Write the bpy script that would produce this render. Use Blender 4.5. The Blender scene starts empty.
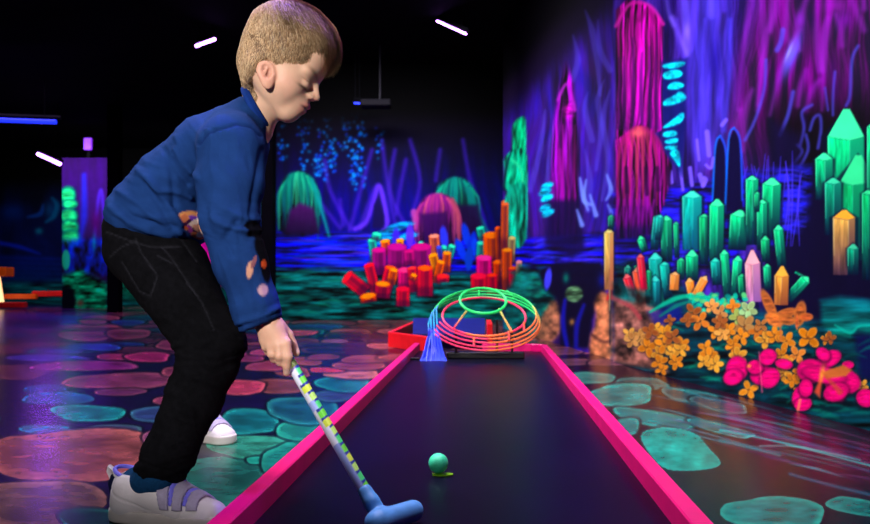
import bpy, math, random
import numpy as np
from mathutils import Vector, Matrix
random.seed(7); RS = np.random.RandomState(11)
F, HC = 760.0, 0.47                      # focal length in pixels of an 870 px wide frame, camera height
def P(px, py, Y): return np.array([(px-435.0)/F*Y, Y, HC-(py-280.0)/F*Y])
def srgb(c):
    c = np.clip(np.asarray(c, dtype=np.float64), 0, 1)
    return np.where(c <= .04045, c/12.92, ((c+.055)/1.055)**2.4)
def L(r, g, b): return tuple(float(v) for v in srgb(np.array([r, g, b])/255.0)) + (1.0,)
COL = bpy.context.scene.collection
# ------------------------------------------------------------------ materials
def mat(name, col=(200,200,200), rough=.5, spec=.5, coat=0, emis=None, estr=0, vary=0, scale=20, bump=0, bscale=60,
        attr=None, metal=0, stretch=(1,1,1), sheen=0, sss=0, trans=0):
    m = bpy.data.materials.new(name); m.use_nodes = True
    nt = m.node_tree; b = nt.nodes['Principled BSDF']
    b.inputs['Roughness'].default_value = rough
    b.inputs['Specular IOR Level'].default_value = spec
    b.inputs['Metallic'].default_value = metal
    b.inputs['Coat Weight'].default_value = coat
    b.inputs['Coat Roughness'].default_value = .12
    if sheen: b.inputs['Sheen Weight'].default_value = sheen
    if trans: b.inputs['Transmission Weight'].default_value = trans
    if sss:
        b.inputs['Subsurface Weight'].default_value = sss
        b.inputs['Subsurface Radius'].default_value = (.012, .005, .003)
        b.inputs['Subsurface Scale'].default_value = .5
    tc = nt.nodes.new('ShaderNodeTexCoord'); mp = nt.nodes.new('ShaderNodeMapping')
    mp.inputs['Scale'].default_value = stretch
    nt.links.new(tc.outputs['Object'], mp.inputs['Vector'])
    nz = nt.nodes.new('ShaderNodeTexNoise'); nz.inputs['Scale'].default_value = scale; nz.inputs['Detail'].default_value = 5
    nt.links.new(mp.outputs['Vector'], nz.inputs['Vector'])
    mr = nt.nodes.new('ShaderNodeMapRange')
    mr.inputs['From Min'].default_value = .3; mr.inputs['From Max'].default_value = .7
    mr.inputs['To Min'].default_value = 1-vary; mr.inputs['To Max'].default_value = 1+vary
    nt.links.new(nz.outputs['Fac'], mr.inputs['Value'])
    mx = nt.nodes.new('ShaderNodeVectorMath'); mx.operation = 'SCALE'
    nt.links.new(mr.outputs['Result'], mx.inputs['Scale'])
    if attr:
        a = nt.nodes.new('ShaderNodeAttribute'); a.attribute_name = attr
        nt.links.new(a.outputs['Color'], mx.inputs[0])
    else:
        mx.inputs[0].default_value = L(*col)[:3]
    nt.links.new(mx.outputs['Vector'], b.inputs['Base Color'])
    if emis:
        b.inputs['Emission Color'].default_value = L(*emis); b.inputs['Emission Strength'].default_value = estr
    if bump:
        n2 = nt.nodes.new('ShaderNodeTexNoise'); n2.inputs['Scale'].default_value = bscale; n2.inputs['Detail'].default_value = 4
        nt.links.new(mp.outputs['Vector'], n2.inputs['Vector'])
        bp = nt.nodes.new('ShaderNodeBump'); bp.inputs['Strength'].default_value = bump; bp.inputs['Distance'].default_value = .01
        nt.links.new(n2.outputs['Fac'], bp.inputs['Height']); nt.links.new(bp.outputs['Normal'], b.inputs['Normal'])
    return m
# ------------------------------------------------------------------ mesh helpers
def tag(o, label=None, cat=None, group=None, kind=None):
    if label: o['label'] = label
    if cat: o['category'] = cat
    if group: o['group'] = group
    if kind: o['kind'] = kind
    return o
def empty(name, loc=(0,0,0), rz=0):
    o = bpy.data.objects.new(name, None); COL.objects.link(o); o.location = [float(v) for v in loc]; o.rotation_euler = (0,0,rz)
    o.empty_display_size = .1
    return o
def link(name, me, parent=None, world=True):
    o = bpy.data.objects.new(name, me); COL.objects.link(o)
    if parent is not None:
        o.parent = parent
        if world:
            if parent.parent is None:
                o.matrix_parent_inverse = Matrix.LocRotScale(parent.location, parent.rotation_euler, None).inverted()
    return o
def rawmesh(name, V, Q, m, smooth=True, cols=None, parent=None, vcname='Col'):
    V = np.asarray(V, dtype=np.float32); me = bpy.data.meshes.new(name)
    if isinstance(Q, np.ndarray):
        n, k = Q.shape
        me.vertices.add(len(V)); me.vertices.foreach_set('co', V.ravel())
        me.loops.add(n*k); me.loops.foreach_set('vertex_index', Q.astype(np.int32).ravel())
        me.polygons.add(n); me.polygons.foreach_set('loop_start', np.arange(0, n*k, k, dtype=np.int32))
        me.update(calc_edges=True)
    else:
        me.from_pydata([tuple(map(float, v)) for v in V], [], Q); me.update()
    if cols is not None:
        ca = me.color_attributes.new(vcname, 'FLOAT_COLOR', 'POINT')
        c4 = np.ones((len(V), 4), dtype=np.float32); c4[:, :3] = cols
        ca.data.foreach_set('color', c4.ravel())
    me.polygons.foreach_set('use_smooth', np.full(len(me.polygons), smooth))
    me.materials.append(m); me.validate()
    return link(name, me, parent)
class MB:
    """collects simple shapes into one mesh"""
    def __init__(s): s.V = []; s.Q = []; s.C = []
    def add(s, V, Q, c=None):
        k = len(s.V); s.V += [tuple(map(float, v)) for v in V]; s.Q += [tuple(i+k for i in q) for q in Q]
        if c is not None: s.C += [tuple(c[:3])]*len(V)
    def box(s, c, d, rz=0, M=None, bev=0):
        hx, hy, hz = d[0]/2, d[1]/2, d[2]/2
        R = M if M is not None else Matrix.Rotation(rz, 3, 'Z')
        if bev <= 0:
            vs = [(x,y,z) for z in (-hz,hz) for x,y in ((-hx,-hy),(hx,-hy),(hx,hy),(-hx,hy))]
            q = [(3,2,1,0),(4,5,6,7),(0,1,5,4),(1,2,6,5),(2,3,7,6),(3,0,4,7)]
        else:
            b = bev; vs = []
            for z, i in ((-hz,b),(-hz+b,0),(hz-b,0),(hz,b)):
                ax, ay = hx-i, hy-i
                k = b if i == 0 else b*.6
                vs += [(-ax+k,-ay,z),(ax-k,-ay,z),(ax,-ay+k,z),(ax,ay-k,z),(ax-k,ay,z),(-ax+k,ay,z),(-ax,ay-k,z),(-ax,-ay+k,z)]
            q = [tuple(range(7,-1,-1)), tuple(range(24,32))]
            for r in range(3):
                for i in range(8):
                    j = (i+1) % 8; q.append((r*8+i, r*8+j, r*8+8+j, r*8+8+i))
        s.add([np.array(c)+np.array(R @ Vector(v)) for v in vs], q)
    def tube(s, pts, r, n=10, closed=False, cols=None, cap=True, sx=1.0):
        pts = [Vector([float(x) for x in p]) for p in pts]; m = len(pts)
        rr = r if hasattr(r, '__len__') else [r]*m
        up = Vector((0,0,1)); V = []; prev = None
        for i, p in enumerate(pts):
            a = pts[(i-1) % m] if (closed or i) else pts[0]; b = pts[(i+1) % m] if (closed or i < m-1) else pts[-1]
            t = (b-a).normalized()
            if prev is None:
                e = up if abs(t.z) < .9 else Vector((1,0,0)); u = t.cross(e).normalized()
            else:
                u = (prev - t*prev.dot(t)).normalized()
            prev = u; w = t.cross(u)
            for k in range(n):
                an = 2*math.pi*k/n; V.append(p + (u*math.cos(an)*sx + w*math.sin(an))*rr[i])
        Q = []
        for i in range(m if closed else m-1):
            j = (i+1) % m
            for k in range(n): Q.append((i*n+k, i*n+(k+1)%n, j*n+(k+1)%n, j*n+k))
        if cap and not closed: Q += [tuple(range(n-1,-1,-1)), tuple(range((m-1)*n, m*n))]
        k0 = len(s.V); s.add(V, Q)
        if cols is not None:
            for c in cols: s.C += [tuple(c[:3])]*n
    def build(s, name, m, parent=None, smooth=False):
        o = rawmesh(name, np.array(s.V), s.Q, m, smooth, np.array(s.C) if s.C else None, parent)
        if smooth:
            try: o.data.set_sharp_from_angle(angle=math.radians(40))
            except Exception: pass
        return o
# ------------------------------------------------------------------ noise
def lattice(seed, nx, ny): return np.random.RandomState(seed).rand(ny+3, nx+3)
def vnoise(x, y, seed=0):
    n = 256; g = np.random.RandomState(seed).rand(n, n)
    xi = np.floor(x).astype(int); yi = np.floor(y).astype(int); fx = x-xi; fy = y-yi
    fx = fx*fx*(3-2*fx); fy = fy*fy*(3-2*fy)
    a = g[yi % n, xi % n]; b = g[yi % n, (xi+1) % n]; c = g[(yi+1) % n, xi % n]; d = g[(yi+1) % n, (xi+1) % n]
    return (a*(1-fx)+b*fx)*(1-fy)+(c*(1-fx)+d*fx)*fy
def fbm(x, y, seed=0, o=4):
    t = 0; a = .5; s = 0
    for i in range(o):
        t = t+a*vnoise(x*2**i, y*2**i, seed+i*13); s += a; a *= .5
    return t/s
def sst(a, b, x):
    t = np.clip((x-a)/(b-a+1e-9), 0, 1); return t*t*(3-2*t)
# ------------------------------------------------------------------ paint canvas (a mural is painted here, then laid on its wall)
def spline(pts, ws, m=5):
    if len(pts) < 3: return pts, ws
    P_ = [pts[0]]+list(pts)+[pts[-1]]; o = []; w = []
    for i in range(1, len(P_)-2):
        p0, p1, p2, p3 = [np.array(P_[i+j], float) for j in (-1,0,1,2)]
        for k in range(m):
            t = k/m; o.append(tuple(.5*((2*p1)+(-p0+p2)*t+(2*p0-5*p1+4*p2-p3)*t*t+(-p0+3*p1-3*p2+p3)*t**3))); w.append(ws[i-1]*(1-t)+ws[i]*t)
    o.append(tuple(pts[-1])); w.append(ws[-1]); return o, w
def chaikin(pts, n=2):
    for _ in range(n):
        o = []
        for i in range(len(pts)):
            a, b = pts[i], pts[(i+1) % len(pts)]; o += [(a[0]*.75+b[0]*.25, a[1]*.75+b[1]*.25), (a[0]*.25+b[0]*.75, a[1]*.25+b[1]*.75)]
        pts = o
    return pts
class Canvas:
    def __init__(s, x0, y0, x1, y1, S=1.25):
        s.x0, s.y0, s.S = x0, y0, S; s.w = int((x1-x0)*S); s.h = int((y1-y0)*S)
        s.X, s.Y = np.meshgrid(x0+np.arange(s.w)/S, y0+np.arange(s.h)/S)
        s.A = np.zeros((s.h, s.w, 3))
    def sl(s, xa, ya, xb, yb):
        i0 = max(0, int((ya-s.y0)*s.S)); i1 = min(s.h, int((yb-s.y0)*s.S)+2)
        j0 = max(0, int((xa-s.x0)*s.S)); j1 = min(s.w, int((xb-s.x0)*s.S)+2)
        return (slice(i0, max(i0, i1)), slice(j0, max(j0, j1)))
    def put(s, q, a, c):
        c = np.asarray(c, dtype=float)
        if c.ndim == 1: c = c[None, None, :]/255.0
        a = a[..., None]; s.A[q] = s.A[q]*(1-a)+c*a
    def sd(s, pts, X, Y):
        d = np.full(X.shape, 1e9); sg = np.ones(X.shape); n = len(pts)
        for i in range(n):
            ax, ay = pts[i]; bx, by = pts[i-1]
            ex, ey = bx-ax, by-ay; wx, wy = X-ax, Y-ay
            t = np.clip((wx*ex+wy*ey)/(ex*ex+ey*ey+1e-9), 0, 1)
            d = np.minimum(d, (wx-ex*t)**2+(wy-ey*t)**2)
            c1 = Y >= ay; c2 = Y < by; c3 = ex*wy > ey*wx
            f = (c1 & c2 & c3) | (~c1 & ~c2 & ~c3); sg = np.where(f, -sg, sg)
        return sg*np.sqrt(d)
    def poly(s, pts, c, soft=1.2, al=1, c2=None, fade=None, streak=0, sf=.35, sy=.02, seed=3, rnd=0):
        if rnd: pts = chaikin(pts, rnd)
        xs = [p[0] for p in pts]; ys = [p[1] for p in pts]
        q = s.sl(min(xs)-soft*2, min(ys)-soft*2, max(xs)+soft*2, max(ys)+soft*2)
        X, Y = s.X[q], s.Y[q]
        if X.size == 0: return
        a = (1-sst(-soft, soft, s.sd(pts, X, Y)))*al
        col = np.broadcast_to(np.array(c)/255.0, X.shape+(3,)).copy()
        t = np.clip((Y-min(ys))/(max(ys)-min(ys)+1e-6), 0, 1)
        if c2 is not None: col = col*(1-t[..., None])+np.array(c2)/255.0*t[..., None]
        if streak:
            w = fbm(X*.03, Y*.03, seed+5, 2)*6
            n = fbm((X+w)*sf, Y*sy, seed, 3)
            col = col*np.clip(1+streak*(n-.5)*3.2, 0, 2.2)[..., None]
        if fade is not None: a = a*(1-sst(fade[0], fade[1], t))
        s.put(q, a, np.clip(col, 0, 1))
    def stroke(s, pts, w, c, al=1, soft=.8):
        ws = w if hasattr(w, '__len__') else [w]*len(pts)
        ws = list(ws)+[ws[-1]]*(len(pts)-len(ws)); pts, ws = spline(pts, ws); m = max(ws)+soft*2+1
        xs = [p[0] for p in pts]; ys = [p[1] for p in pts]
        q = s.sl(min(xs)-m, min(ys)-m, max(xs)+m, max(ys)+m); X, Y = s.X[q], s.Y[q]
        if X.size == 0: return
        d = np.full(X.shape, 1e9)
        for i in range(len(pts)-1):
            ax, ay = pts[i]; ex, ey = pts[i+1][0]-ax, pts[i+1][1]-ay
            t = np.clip(((X-ax)*ex+(Y-ay)*ey)/(ex*ex+ey*ey+1e-9), 0, 1)
            d = np.minimum(d, np.hypot(X-ax-ex*t, Y-ay-ey*t)-(ws[i]*(1-t)+ws[i+1]*t)/2)
        s.put(q, (1-sst(-soft, soft, d))*al, c)
    def blob(s, x, y, rx, ry, c, al=1, ang=0, hard=0, rim=None, tex=0, seed=1):
        r = max(rx, ry)*1.5; q = s.sl(x-r, y-r, x+r, y+r); X, Y = s.X[q]-x, s.Y[q]-y
        if X.size == 0: return
        ca, sa = math.cos(math.radians(ang)), math.sin(math.radians(ang))
        u = (X*ca+Y*sa)/rx; v = (-X*sa+Y*ca)/ry; d = np.sqrt(u*u+v*v)
        if hard:
            a = 1-sst(1-hard, 1+hard, d)
        else: a = np.exp(-(d*1.6)**2)
        col = np.broadcast_to(np.array(c)/255.0, X.shape+(3,)).copy()
        if tex:
            n = fbm(s.X[q]*.12, s.Y[q]*.5, seed, 4); col = col*np.clip(1+tex*(n-.5)*2.5, 0, 2)[..., None]
        if rim is not None:
            k = sst(.55, .98, d)[..., None]; col = col*(1-k)+np.array(rim)/255.0*k
        s.put(q, a*al, np.clip(col, 0, 1))
    def sample(s, px, py):
        fx = np.clip((px-s.x0)*s.S, 0, s.w-1.001); fy = np.clip((py-s.y0)*s.S, 0, s.h-1.001)
        i = fy.astype(int); j = fx.astype(int); u = (fx-j)[..., None]; v = (fy-i)[..., None]
        A = s.A
        return (A[i, j]*(1-u)+A[i, j+1]*u)*(1-v)+(A[i+1, j]*(1-u)+A[i+1, j+1]*u)*v
def lerp(a, b, t): return tuple(a[i]*(1-t)+b[i]*t for i in range(3))
# ================================================================== the mural design
cv = Canvas(-60, -150, 960, 470)
X, Y = cv.X, cv.Y
def base(mask, c):
    cv.A[:] = cv.A*(1-mask[..., None]) + np.asarray(c)*mask[..., None]
def flow(sx, sy, seed, wx=.012, amp=26):
    w = (fbm(X*wx, Y*wx, seed+40, 2)-.5)*amp
    return fbm((X+w)*sx, Y*sy, seed, 4)
n1 = flow(.16, .012, 3); n2 = flow(.07, .02, 9, .02, 60); n3 = flow(.4, .03, 21)
# far left wall: dark, blue shapes
lm = (X < 268).astype(float)
c = np.stack([.01+.03*n2, .02+.08*n2, .10+.28*n2], -1)*(sst(150, 230, Y)*.9+.05)[..., None]
base(lm, c)
cv.blob(12, 212, 22, 14, (10,50,130), .7); cv.blob(50, 210, 10, 14, (20,90,140), .6)
cv.stroke([(28,217),(40,214),(43,205)], [2,5,2], (30,90,190), .6, 2)
cv.stroke([(46,222),(54,216),(57,205),(52,198)], [2,5,5,2], (10,110,150), .7, 2)
cv.blob(39, 231, 6, 5, (20,130,150), .8); cv.stroke([(0,243),(20,247),(40,254)], [4,4,1], (30,50,210), .8, 2)
for i in range(9):
    yy = 256+i*5; cv.stroke([(-40,yy),(20,yy+2),(60,yy+3)], [3,4,2], lerp((20,45,170), (0,80,90), i/8), .5, 3)
cv.poly([(-60,283),(270,280),(270,330),(-60,330)], (0,75,70), 5, .8, streak=1, sf=.05, sy=.4)
cv.poly([(112,150),(200,150),(268,150),(268,300),(112,300)], (20,14,80), 6, .7, c2=(0,70,60), streak=.8)
cv.blob(135, 285, 40, 22, (0,120,80), .8, tex=1)
cv.blob(263, 205, 7, 18, (20,190,170), .9, tex=1); cv.blob(263, 240, 6, 16, (30,200,150), .9, tex=1)
cv.blob(262, 225, 7, 6, (40,60,220), .6); cv.blob(264, 267, 5, 5, (255,120,30), .9)
cv.poly([(190,235),(206,240),(222,285),(212,290),(196,262)], (210,20,150), 3, 1)
cv.blob(205, 262, 14, 20, (230,30,170), .9); cv.blob(214, 276, 10, 10, (220,60,90), .6)
# back wall
bm = ((X >= 268) & (X < 503)).astype(float)
v = sst(118, 215, Y)
c = np.stack([.02+.05*n1*v, .01+.06*n2*v, .06+v*(.22+.38*(n1-.3))], -1)
base(bm, c)
rs = np.random.RandomState(5)
for cx_, top, bot, k in ((303,120,170,26),(283,125,165,16),(325,115,182,34),(345,118,150,22),(360,112,190,48),(318,150,178,26),(355,150,185,36),(378,128,160,12),(333,140,175,28)):
    for i in range(k):
        t = rs.rand(); yy = top+(bot-top)*t; xx = cx_+rs.randn()*4*(1-.4*t)
        cv.blob(xx, yy, 2.6, 2.6, random.choice([(20,90,210),(10,120,220),(30,60,200),(40,150,230),(10,70,110)]), .75*min(1, (yy-105)/45))
for pts in ([(325,160),(330,190),(350,228)], [(382,140),(385,165),(392,210),(400,240)], [(360,228),(370,200),(378,185),(384,205),(388,222)],
            [(395,150),(390,190),(405,225)], [(372,150),(362,185),(352,222),(350,230)], [(410,140),(420,180),(412,215)], [(463,140),(470,180),(482,215),(486,240)],
            [(340,200),(343,225)], [(300,178),(318,200),(340,228)], [(440,150),(436,180)], [(396,214),(400,190),(406,160)]):
    cv.stroke(pts, 4, (70,40,190), .55, 2.5)
cv.stroke([(355,229),(366,222),(374,200),(379,186),(384,202),(387,222),(384,229)], 4.5, (105,60,235), .8, 2.5)
cv.poly([(374,205),(379,195),(384,215),(384,228),(372,228)], (15,8,60), 2, .9)
cv.poly([(250,233),(505,233),(505,280),(250,280)], (22,22,150), 3, 1, streak=1.1, sf=.045, sy=.5, seed=8)
for i in range(34):
    yy = 235+rs.rand()*38; xx = 275+rs.rand()*85; cv.stroke([(xx,yy),(xx+14+rs.rand()*18,yy+rs.randn()),(xx+45,yy+1)], [.5,2.2,.5], random.choice([(80,60,240),(60,70,235),(90,50,220),(20,60,200)]), .55, 1.3)
cv.poly([(250,268),(300,268),(505,275),(505,345),(250,345)], (0,62,58), 5, 1, streak=1.3, sf=.05, sy=.35, seed=14)
for i in range(70):
    yy = 272+rs.rand()*48; xx = 255+rs.rand()*245; cv.stroke([(xx,yy),(xx+7+rs.rand()*10,yy-1.5),(xx+22,yy+.5)], [.5,2.6,.5], random.choice([(10,150,105),(0,110,80),(20,130,110),(0,90,70),(0,35,40)]), .5, 1.5)
cv.poly([(250,322),(503,324),(503,345),(250,345)], (120,60,60), 3, 1, streak=1, sf=.08, sy=.3)
def drape(x, y, w, h, cols, foot=None, seed=1, k=22, dark=(8,3,30)):
    """a domed rock of hanging strands"""
    r = np.random.RandomState(seed); lx, rx = x-w/2, x+w/2
    pts = [(lx,y+h),(lx+w*.02,y+h*.4),(lx+w*.14,y+h*.12),(lx+w*.36,y),(lx+w*.62,y),(lx+w*.85,y+h*.13),(rx-w*.03,y+h*.45),(rx,y+h)]
    cv.poly(pts, cols[0], 2, 1, rnd=2, c2=dark, streak=.9, sf=.3, sy=.03, seed=seed)
    for i in range(k):
        t = (i+.5)/k; u = 2*t-1; x0 = x+u*w*.30; x1 = x+u*w*.49; yt = y+h*.03+abs(u)**2.2*h*.16
        ln = h*(.45+.5*r.rand()); cv.stroke([(x0,yt),((x0+x1)/2+r.randn()*.4,yt+h*.08),(x1,yt+h*.25),(x1+r.randn(),yt+ln)], [2.2,2.6,1.8,.4], cols[1+r.randint(len(cols)-1)], .75, 1.1)
drape(299, 171, 46, 66, [(10,90,80),(20,150,110),(50,200,140),(10,110,100)], seed=3)
cv.stroke([(312,180),(320,205),(329,236)], [4,4,2], (20,150,140), .8, 2); cv.poly([(290,210),(300,203),(313,208),(320,234),(284,234)], (70,15,85), 3, .95, c2=(20,5,40))
drape(456, 177, 50, 62, [(10,100,90),(20,150,120),(30,170,120),(10,90,90)], seed=5)
cv.stroke([(468,190),(478,215),(488,232)], [6,5,2], (10,120,110), .8, 2); cv.poly([(452,205),(478,205),(486,238),(450,238)], (25,5,50), 3, .9)
drape(438, 193, 48, 58, [(120,30,110),(170,50,120),(220,90,120),(130,30,120)], seed=8)
cv.poly([(420,214),(446,212),(452,245),(424,245)], (40,5,70), 3, .85); cv.stroke([(452,200),(458,215),(459,246)], [5,5,3], (170,70,90), .8, 1.5); cv.stroke([(414,212),(415,228)], [6,3], (190,70,150), .8, 2)
for xx, yy, rx in ((385,233,14),(400,226,14),(392,240,16),(408,236,10),(380,240,12)): cv.blob(xx, yy, rx, 3.5, (20,140,190), .85, -12, .3, tex=.8)
for xx, yy, a, c_ in ((466,235,-12,(30,60,210)),(472,243,14,(20,50,200)),(476,250,-10,(30,70,220)),(461,250,-24,(20,60,220)),(469,259,4,(20,60,180)),(444,238,-6,(50,60,220)),(410,236,0,(90,50,220)),(396,240,0,(60,40,200))):
    cv.blob(xx, yy, 4, 12, c_, .95, a, .25)
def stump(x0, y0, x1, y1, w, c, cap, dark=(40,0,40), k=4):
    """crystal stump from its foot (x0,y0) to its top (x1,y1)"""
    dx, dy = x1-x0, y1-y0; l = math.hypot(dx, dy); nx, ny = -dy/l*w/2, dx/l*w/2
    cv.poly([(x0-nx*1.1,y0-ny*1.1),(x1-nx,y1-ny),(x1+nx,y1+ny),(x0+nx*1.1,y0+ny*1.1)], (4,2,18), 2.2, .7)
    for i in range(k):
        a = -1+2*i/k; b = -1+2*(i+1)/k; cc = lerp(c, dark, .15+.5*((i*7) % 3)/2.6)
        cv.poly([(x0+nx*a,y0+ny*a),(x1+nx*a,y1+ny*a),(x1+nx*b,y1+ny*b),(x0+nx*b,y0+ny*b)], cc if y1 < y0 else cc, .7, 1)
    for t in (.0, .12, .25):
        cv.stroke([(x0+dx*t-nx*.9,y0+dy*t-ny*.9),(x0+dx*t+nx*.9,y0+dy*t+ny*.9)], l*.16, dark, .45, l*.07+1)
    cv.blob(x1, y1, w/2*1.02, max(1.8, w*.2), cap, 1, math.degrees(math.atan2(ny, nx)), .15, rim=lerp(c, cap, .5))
G1, G2 = (20,200,150), (60,240,180)
RD, OR, YO, MG, PK = (235,30,50), (255,95,20), (255,150,10), (160,10,110), (250,20,130)
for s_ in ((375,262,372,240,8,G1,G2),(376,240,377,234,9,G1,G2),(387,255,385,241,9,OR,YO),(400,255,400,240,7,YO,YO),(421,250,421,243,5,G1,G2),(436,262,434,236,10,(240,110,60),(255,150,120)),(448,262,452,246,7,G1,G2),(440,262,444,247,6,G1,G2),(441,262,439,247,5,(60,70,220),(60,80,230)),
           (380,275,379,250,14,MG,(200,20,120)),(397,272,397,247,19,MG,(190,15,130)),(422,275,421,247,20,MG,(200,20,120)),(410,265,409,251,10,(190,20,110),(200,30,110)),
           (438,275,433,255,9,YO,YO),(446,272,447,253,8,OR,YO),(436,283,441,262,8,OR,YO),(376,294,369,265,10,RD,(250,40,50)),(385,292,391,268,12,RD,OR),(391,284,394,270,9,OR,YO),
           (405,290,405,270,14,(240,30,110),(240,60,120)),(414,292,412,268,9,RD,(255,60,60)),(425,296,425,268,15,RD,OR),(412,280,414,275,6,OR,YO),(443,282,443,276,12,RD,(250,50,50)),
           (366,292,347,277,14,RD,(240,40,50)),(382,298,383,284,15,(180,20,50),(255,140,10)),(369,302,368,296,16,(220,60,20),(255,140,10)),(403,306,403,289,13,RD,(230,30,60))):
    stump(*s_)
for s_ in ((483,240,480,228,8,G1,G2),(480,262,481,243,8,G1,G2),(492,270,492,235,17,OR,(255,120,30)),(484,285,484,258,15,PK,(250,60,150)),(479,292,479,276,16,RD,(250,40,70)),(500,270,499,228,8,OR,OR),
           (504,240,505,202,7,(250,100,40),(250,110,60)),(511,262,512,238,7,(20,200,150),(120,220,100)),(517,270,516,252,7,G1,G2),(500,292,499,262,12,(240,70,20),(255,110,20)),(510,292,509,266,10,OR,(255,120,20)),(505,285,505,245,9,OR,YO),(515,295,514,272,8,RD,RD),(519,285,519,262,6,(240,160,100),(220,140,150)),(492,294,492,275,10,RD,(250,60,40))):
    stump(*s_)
# right wall, far panel (x 503-613)
m_ = ((X >= 503) & (X < 613)).astype(float)
v = sst(0, 1, (Y-100+ (X-503)*1.05)/45.0)
c = np.stack([.07+.26*n1*v*(.3+n2), .03+.12*n1*v, .13+v*(.20+.75*(n1-.35)+.2*(n3-.5))], -1)
keep = cv.A.copy(); base(m_, c)
st = ((X >= 495) & (X < 528) & (Y > 198)).astype(float); cv.A[:] = cv.A*(1-st[..., None])+np.where(((keep[..., 0] > .35) | (keep[..., 1] > .45))[..., None] & (st[..., None] > 0), keep, cv.A)*st[..., None]
def rocks(pts, w, c, al=.8):
    cv.stroke(pts, w, c, al, 1.6)
for pts in ([(585,10),(592,30),(597,60),(600,95)], [(598,20),(600,50),(610,70)], [(604,80),(598,100),(601,130),(596,170)], [(573,35),(578,60),(572,80)], [(588,92),(585,110),(592,140)],
            [(610,90),(603,120),(608,160),(602,200)], [(585,150),(590,180),(588,210)], [(560,100),(552,140),(548,180)], [(545,110),(540,150),(530,190)]):
    rocks(pts, [1,6,6,3][:len(pts)], (95,85,225), .4)
cv.poly([(560,85),(566,62),(572,80),(576,110),(580,150),(577,240),(552,250),(550,180),(554,120)], (110,15,120), 3, .95, c2=(60,5,80), streak=1.3, sf=.5, sy=.02, seed=4)
cv.blob(569, 110, 8, 14, (190,30,160), .8, tex=1); cv.stroke([(558,100),(566,84),(571,95),(575,110)], 3, (180,50,190), .8, 1.5); cv.stroke([(560,150),(562,200)], 3, (150,20,140), .6, 2)
for x_ in (556,563,570,575): cv.stroke([(x_,125),(x_+rs.randn()*2,170),(x_,235)], [1,3,1], (170,20,150), .55, 1.5)
cv.poly([(503,240),(613,232),(613,285),(503,290)], (24,22,150), 4, .9, streak=1.2, sf=.05, sy=.4, seed=31)
for i in range(40):
    yy = 238+rs.rand()*38; xx = 525+rs.rand()*80; cv.stroke([(xx,yy+2),(xx+9,yy-1),(xx+22,yy)], [.5,2.6,.5], random.choice([(90,70,240),(50,60,225),(70,50,200),(30,30,140)]), .55, 1.3)
cv.poly([(548,200),(580,200),(585,250),(572,258),(545,245)], (14,5,50), 4, .85)
for xx, yy, w_ in ((547,186,9),(545,192,9),(547,198,9),(545,208,8),(548,213,9)): cv.blob(xx, yy, w_*.75, 3.4, (30,190,215), .9, -25, .3, tex=.8)
for pts in ([(580,178),(583,195),(588,210)], [(586,180),(584,200),(592,205)], [(577,210),(582,225)], [(590,195),(596,215)], [(607,175),(611,190),(606,200)], [(608,205),(612,215),(609,225)]): cv.stroke(pts, [2,5,2][:len(pts)], (120,150,245), .8, 1.5)
def column(x, y, w, h, c):
    cv.poly([(x-w/2,y+h),(x-w*.42,y+h*.5),(x-w*.5,y+h*.2),(x-w*.1,y),(x+w*.45,y-h*.06),(x+w*.5,y+h*.4),(x+w*.42,y+h)], c, 1.6, 1, rnd=1, streak=.7, sf=.35, sy=.06, seed=int(x+y))
column(519, 118, 15, 42, (22,180,110)); column(514, 150, 22, 42, (22,170,115)); column(522, 154, 12, 44, (22,175,115)); column(516, 184, 24, 64, (18,150,110))
cv.stroke([(512,160),(520,168),(523,182)], 3, (60,230,150), .8, 1.4); cv.stroke([(510,186),(509,235)], [4,1], (40,210,160), .7, 1.6)
cv.stroke([(504,190),(507,165),(512,150)], 2, (4,20,40), .8, 1.2)
for s_ in ((504,255,505,204,7,(250,100,40),(250,110,60)),(511,262,512,238,7,(200,190,100),(220,200,110)),(507,292,507,250,10,OR,YO),(514,295,513,268,9,RD,OR),(519,285,519,262,6,(240,160,100),(240,140,150))): stump(*s_)
cv.poly([(520,265),(548,268),(556,300),(545,345),(503,330),(503,300)], (0,80,70), 4, .95, streak=1, sf=.08, sy=.2)
for i in range(40): cv.blob(512+rs.rand()*42, 272+rs.rand()*45, 6, 2.5, random.choice([(10,150,110),(0,110,90),(20,170,120),(0,50,50)]), .6)
cv.poly([(548,302),(560,300),(563,325),(556,340),(540,348),(530,345)], (150,95,65), 3, .95, rnd=1, streak=.7, sf=.12, sy=.12)
cv.poly([(538,272),(556,262),(600,262),(611,280),(600,300),(592,320),(590,348),(560,348),(561,318),(556,298),(545,290)], (6,3,28), 3, .97)
cv.blob(548, 279, 3.5, 11, (70,70,230), .95, 8, .25); cv.blob(602, 280, 7, 12, (20,30,140), .7); cv.blob(574, 294, 9, 8, (70,110,70), .95, 0, .2, tex=1); cv.blob(572, 322, 4, 5, (170,120,60), .9)
cv.stroke([(565,300),(563,322),(567,346)], [3,5,4], (30,30,170), .8, 2); cv.stroke([(584,305),(577,325),(576,346)], [3,5,4], (30,30,160), .8, 2); cv.blob(566, 278, 5, 8, (0,120,90), .8)
cv.poly([(594,297),(604,290),(613,300),(613,372),(588,372),(589,340),(596,322)], (165,100,65), 3, 1, rnd=1, streak=.6, sf=.12, sy=.12)
cv.stroke([(592,335),(604,342),(613,340)], 3, (60,30,30), .7, 2); cv.poly([(606,300),(612,280),(613,300)], (230,50,50), 1.5)
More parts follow.
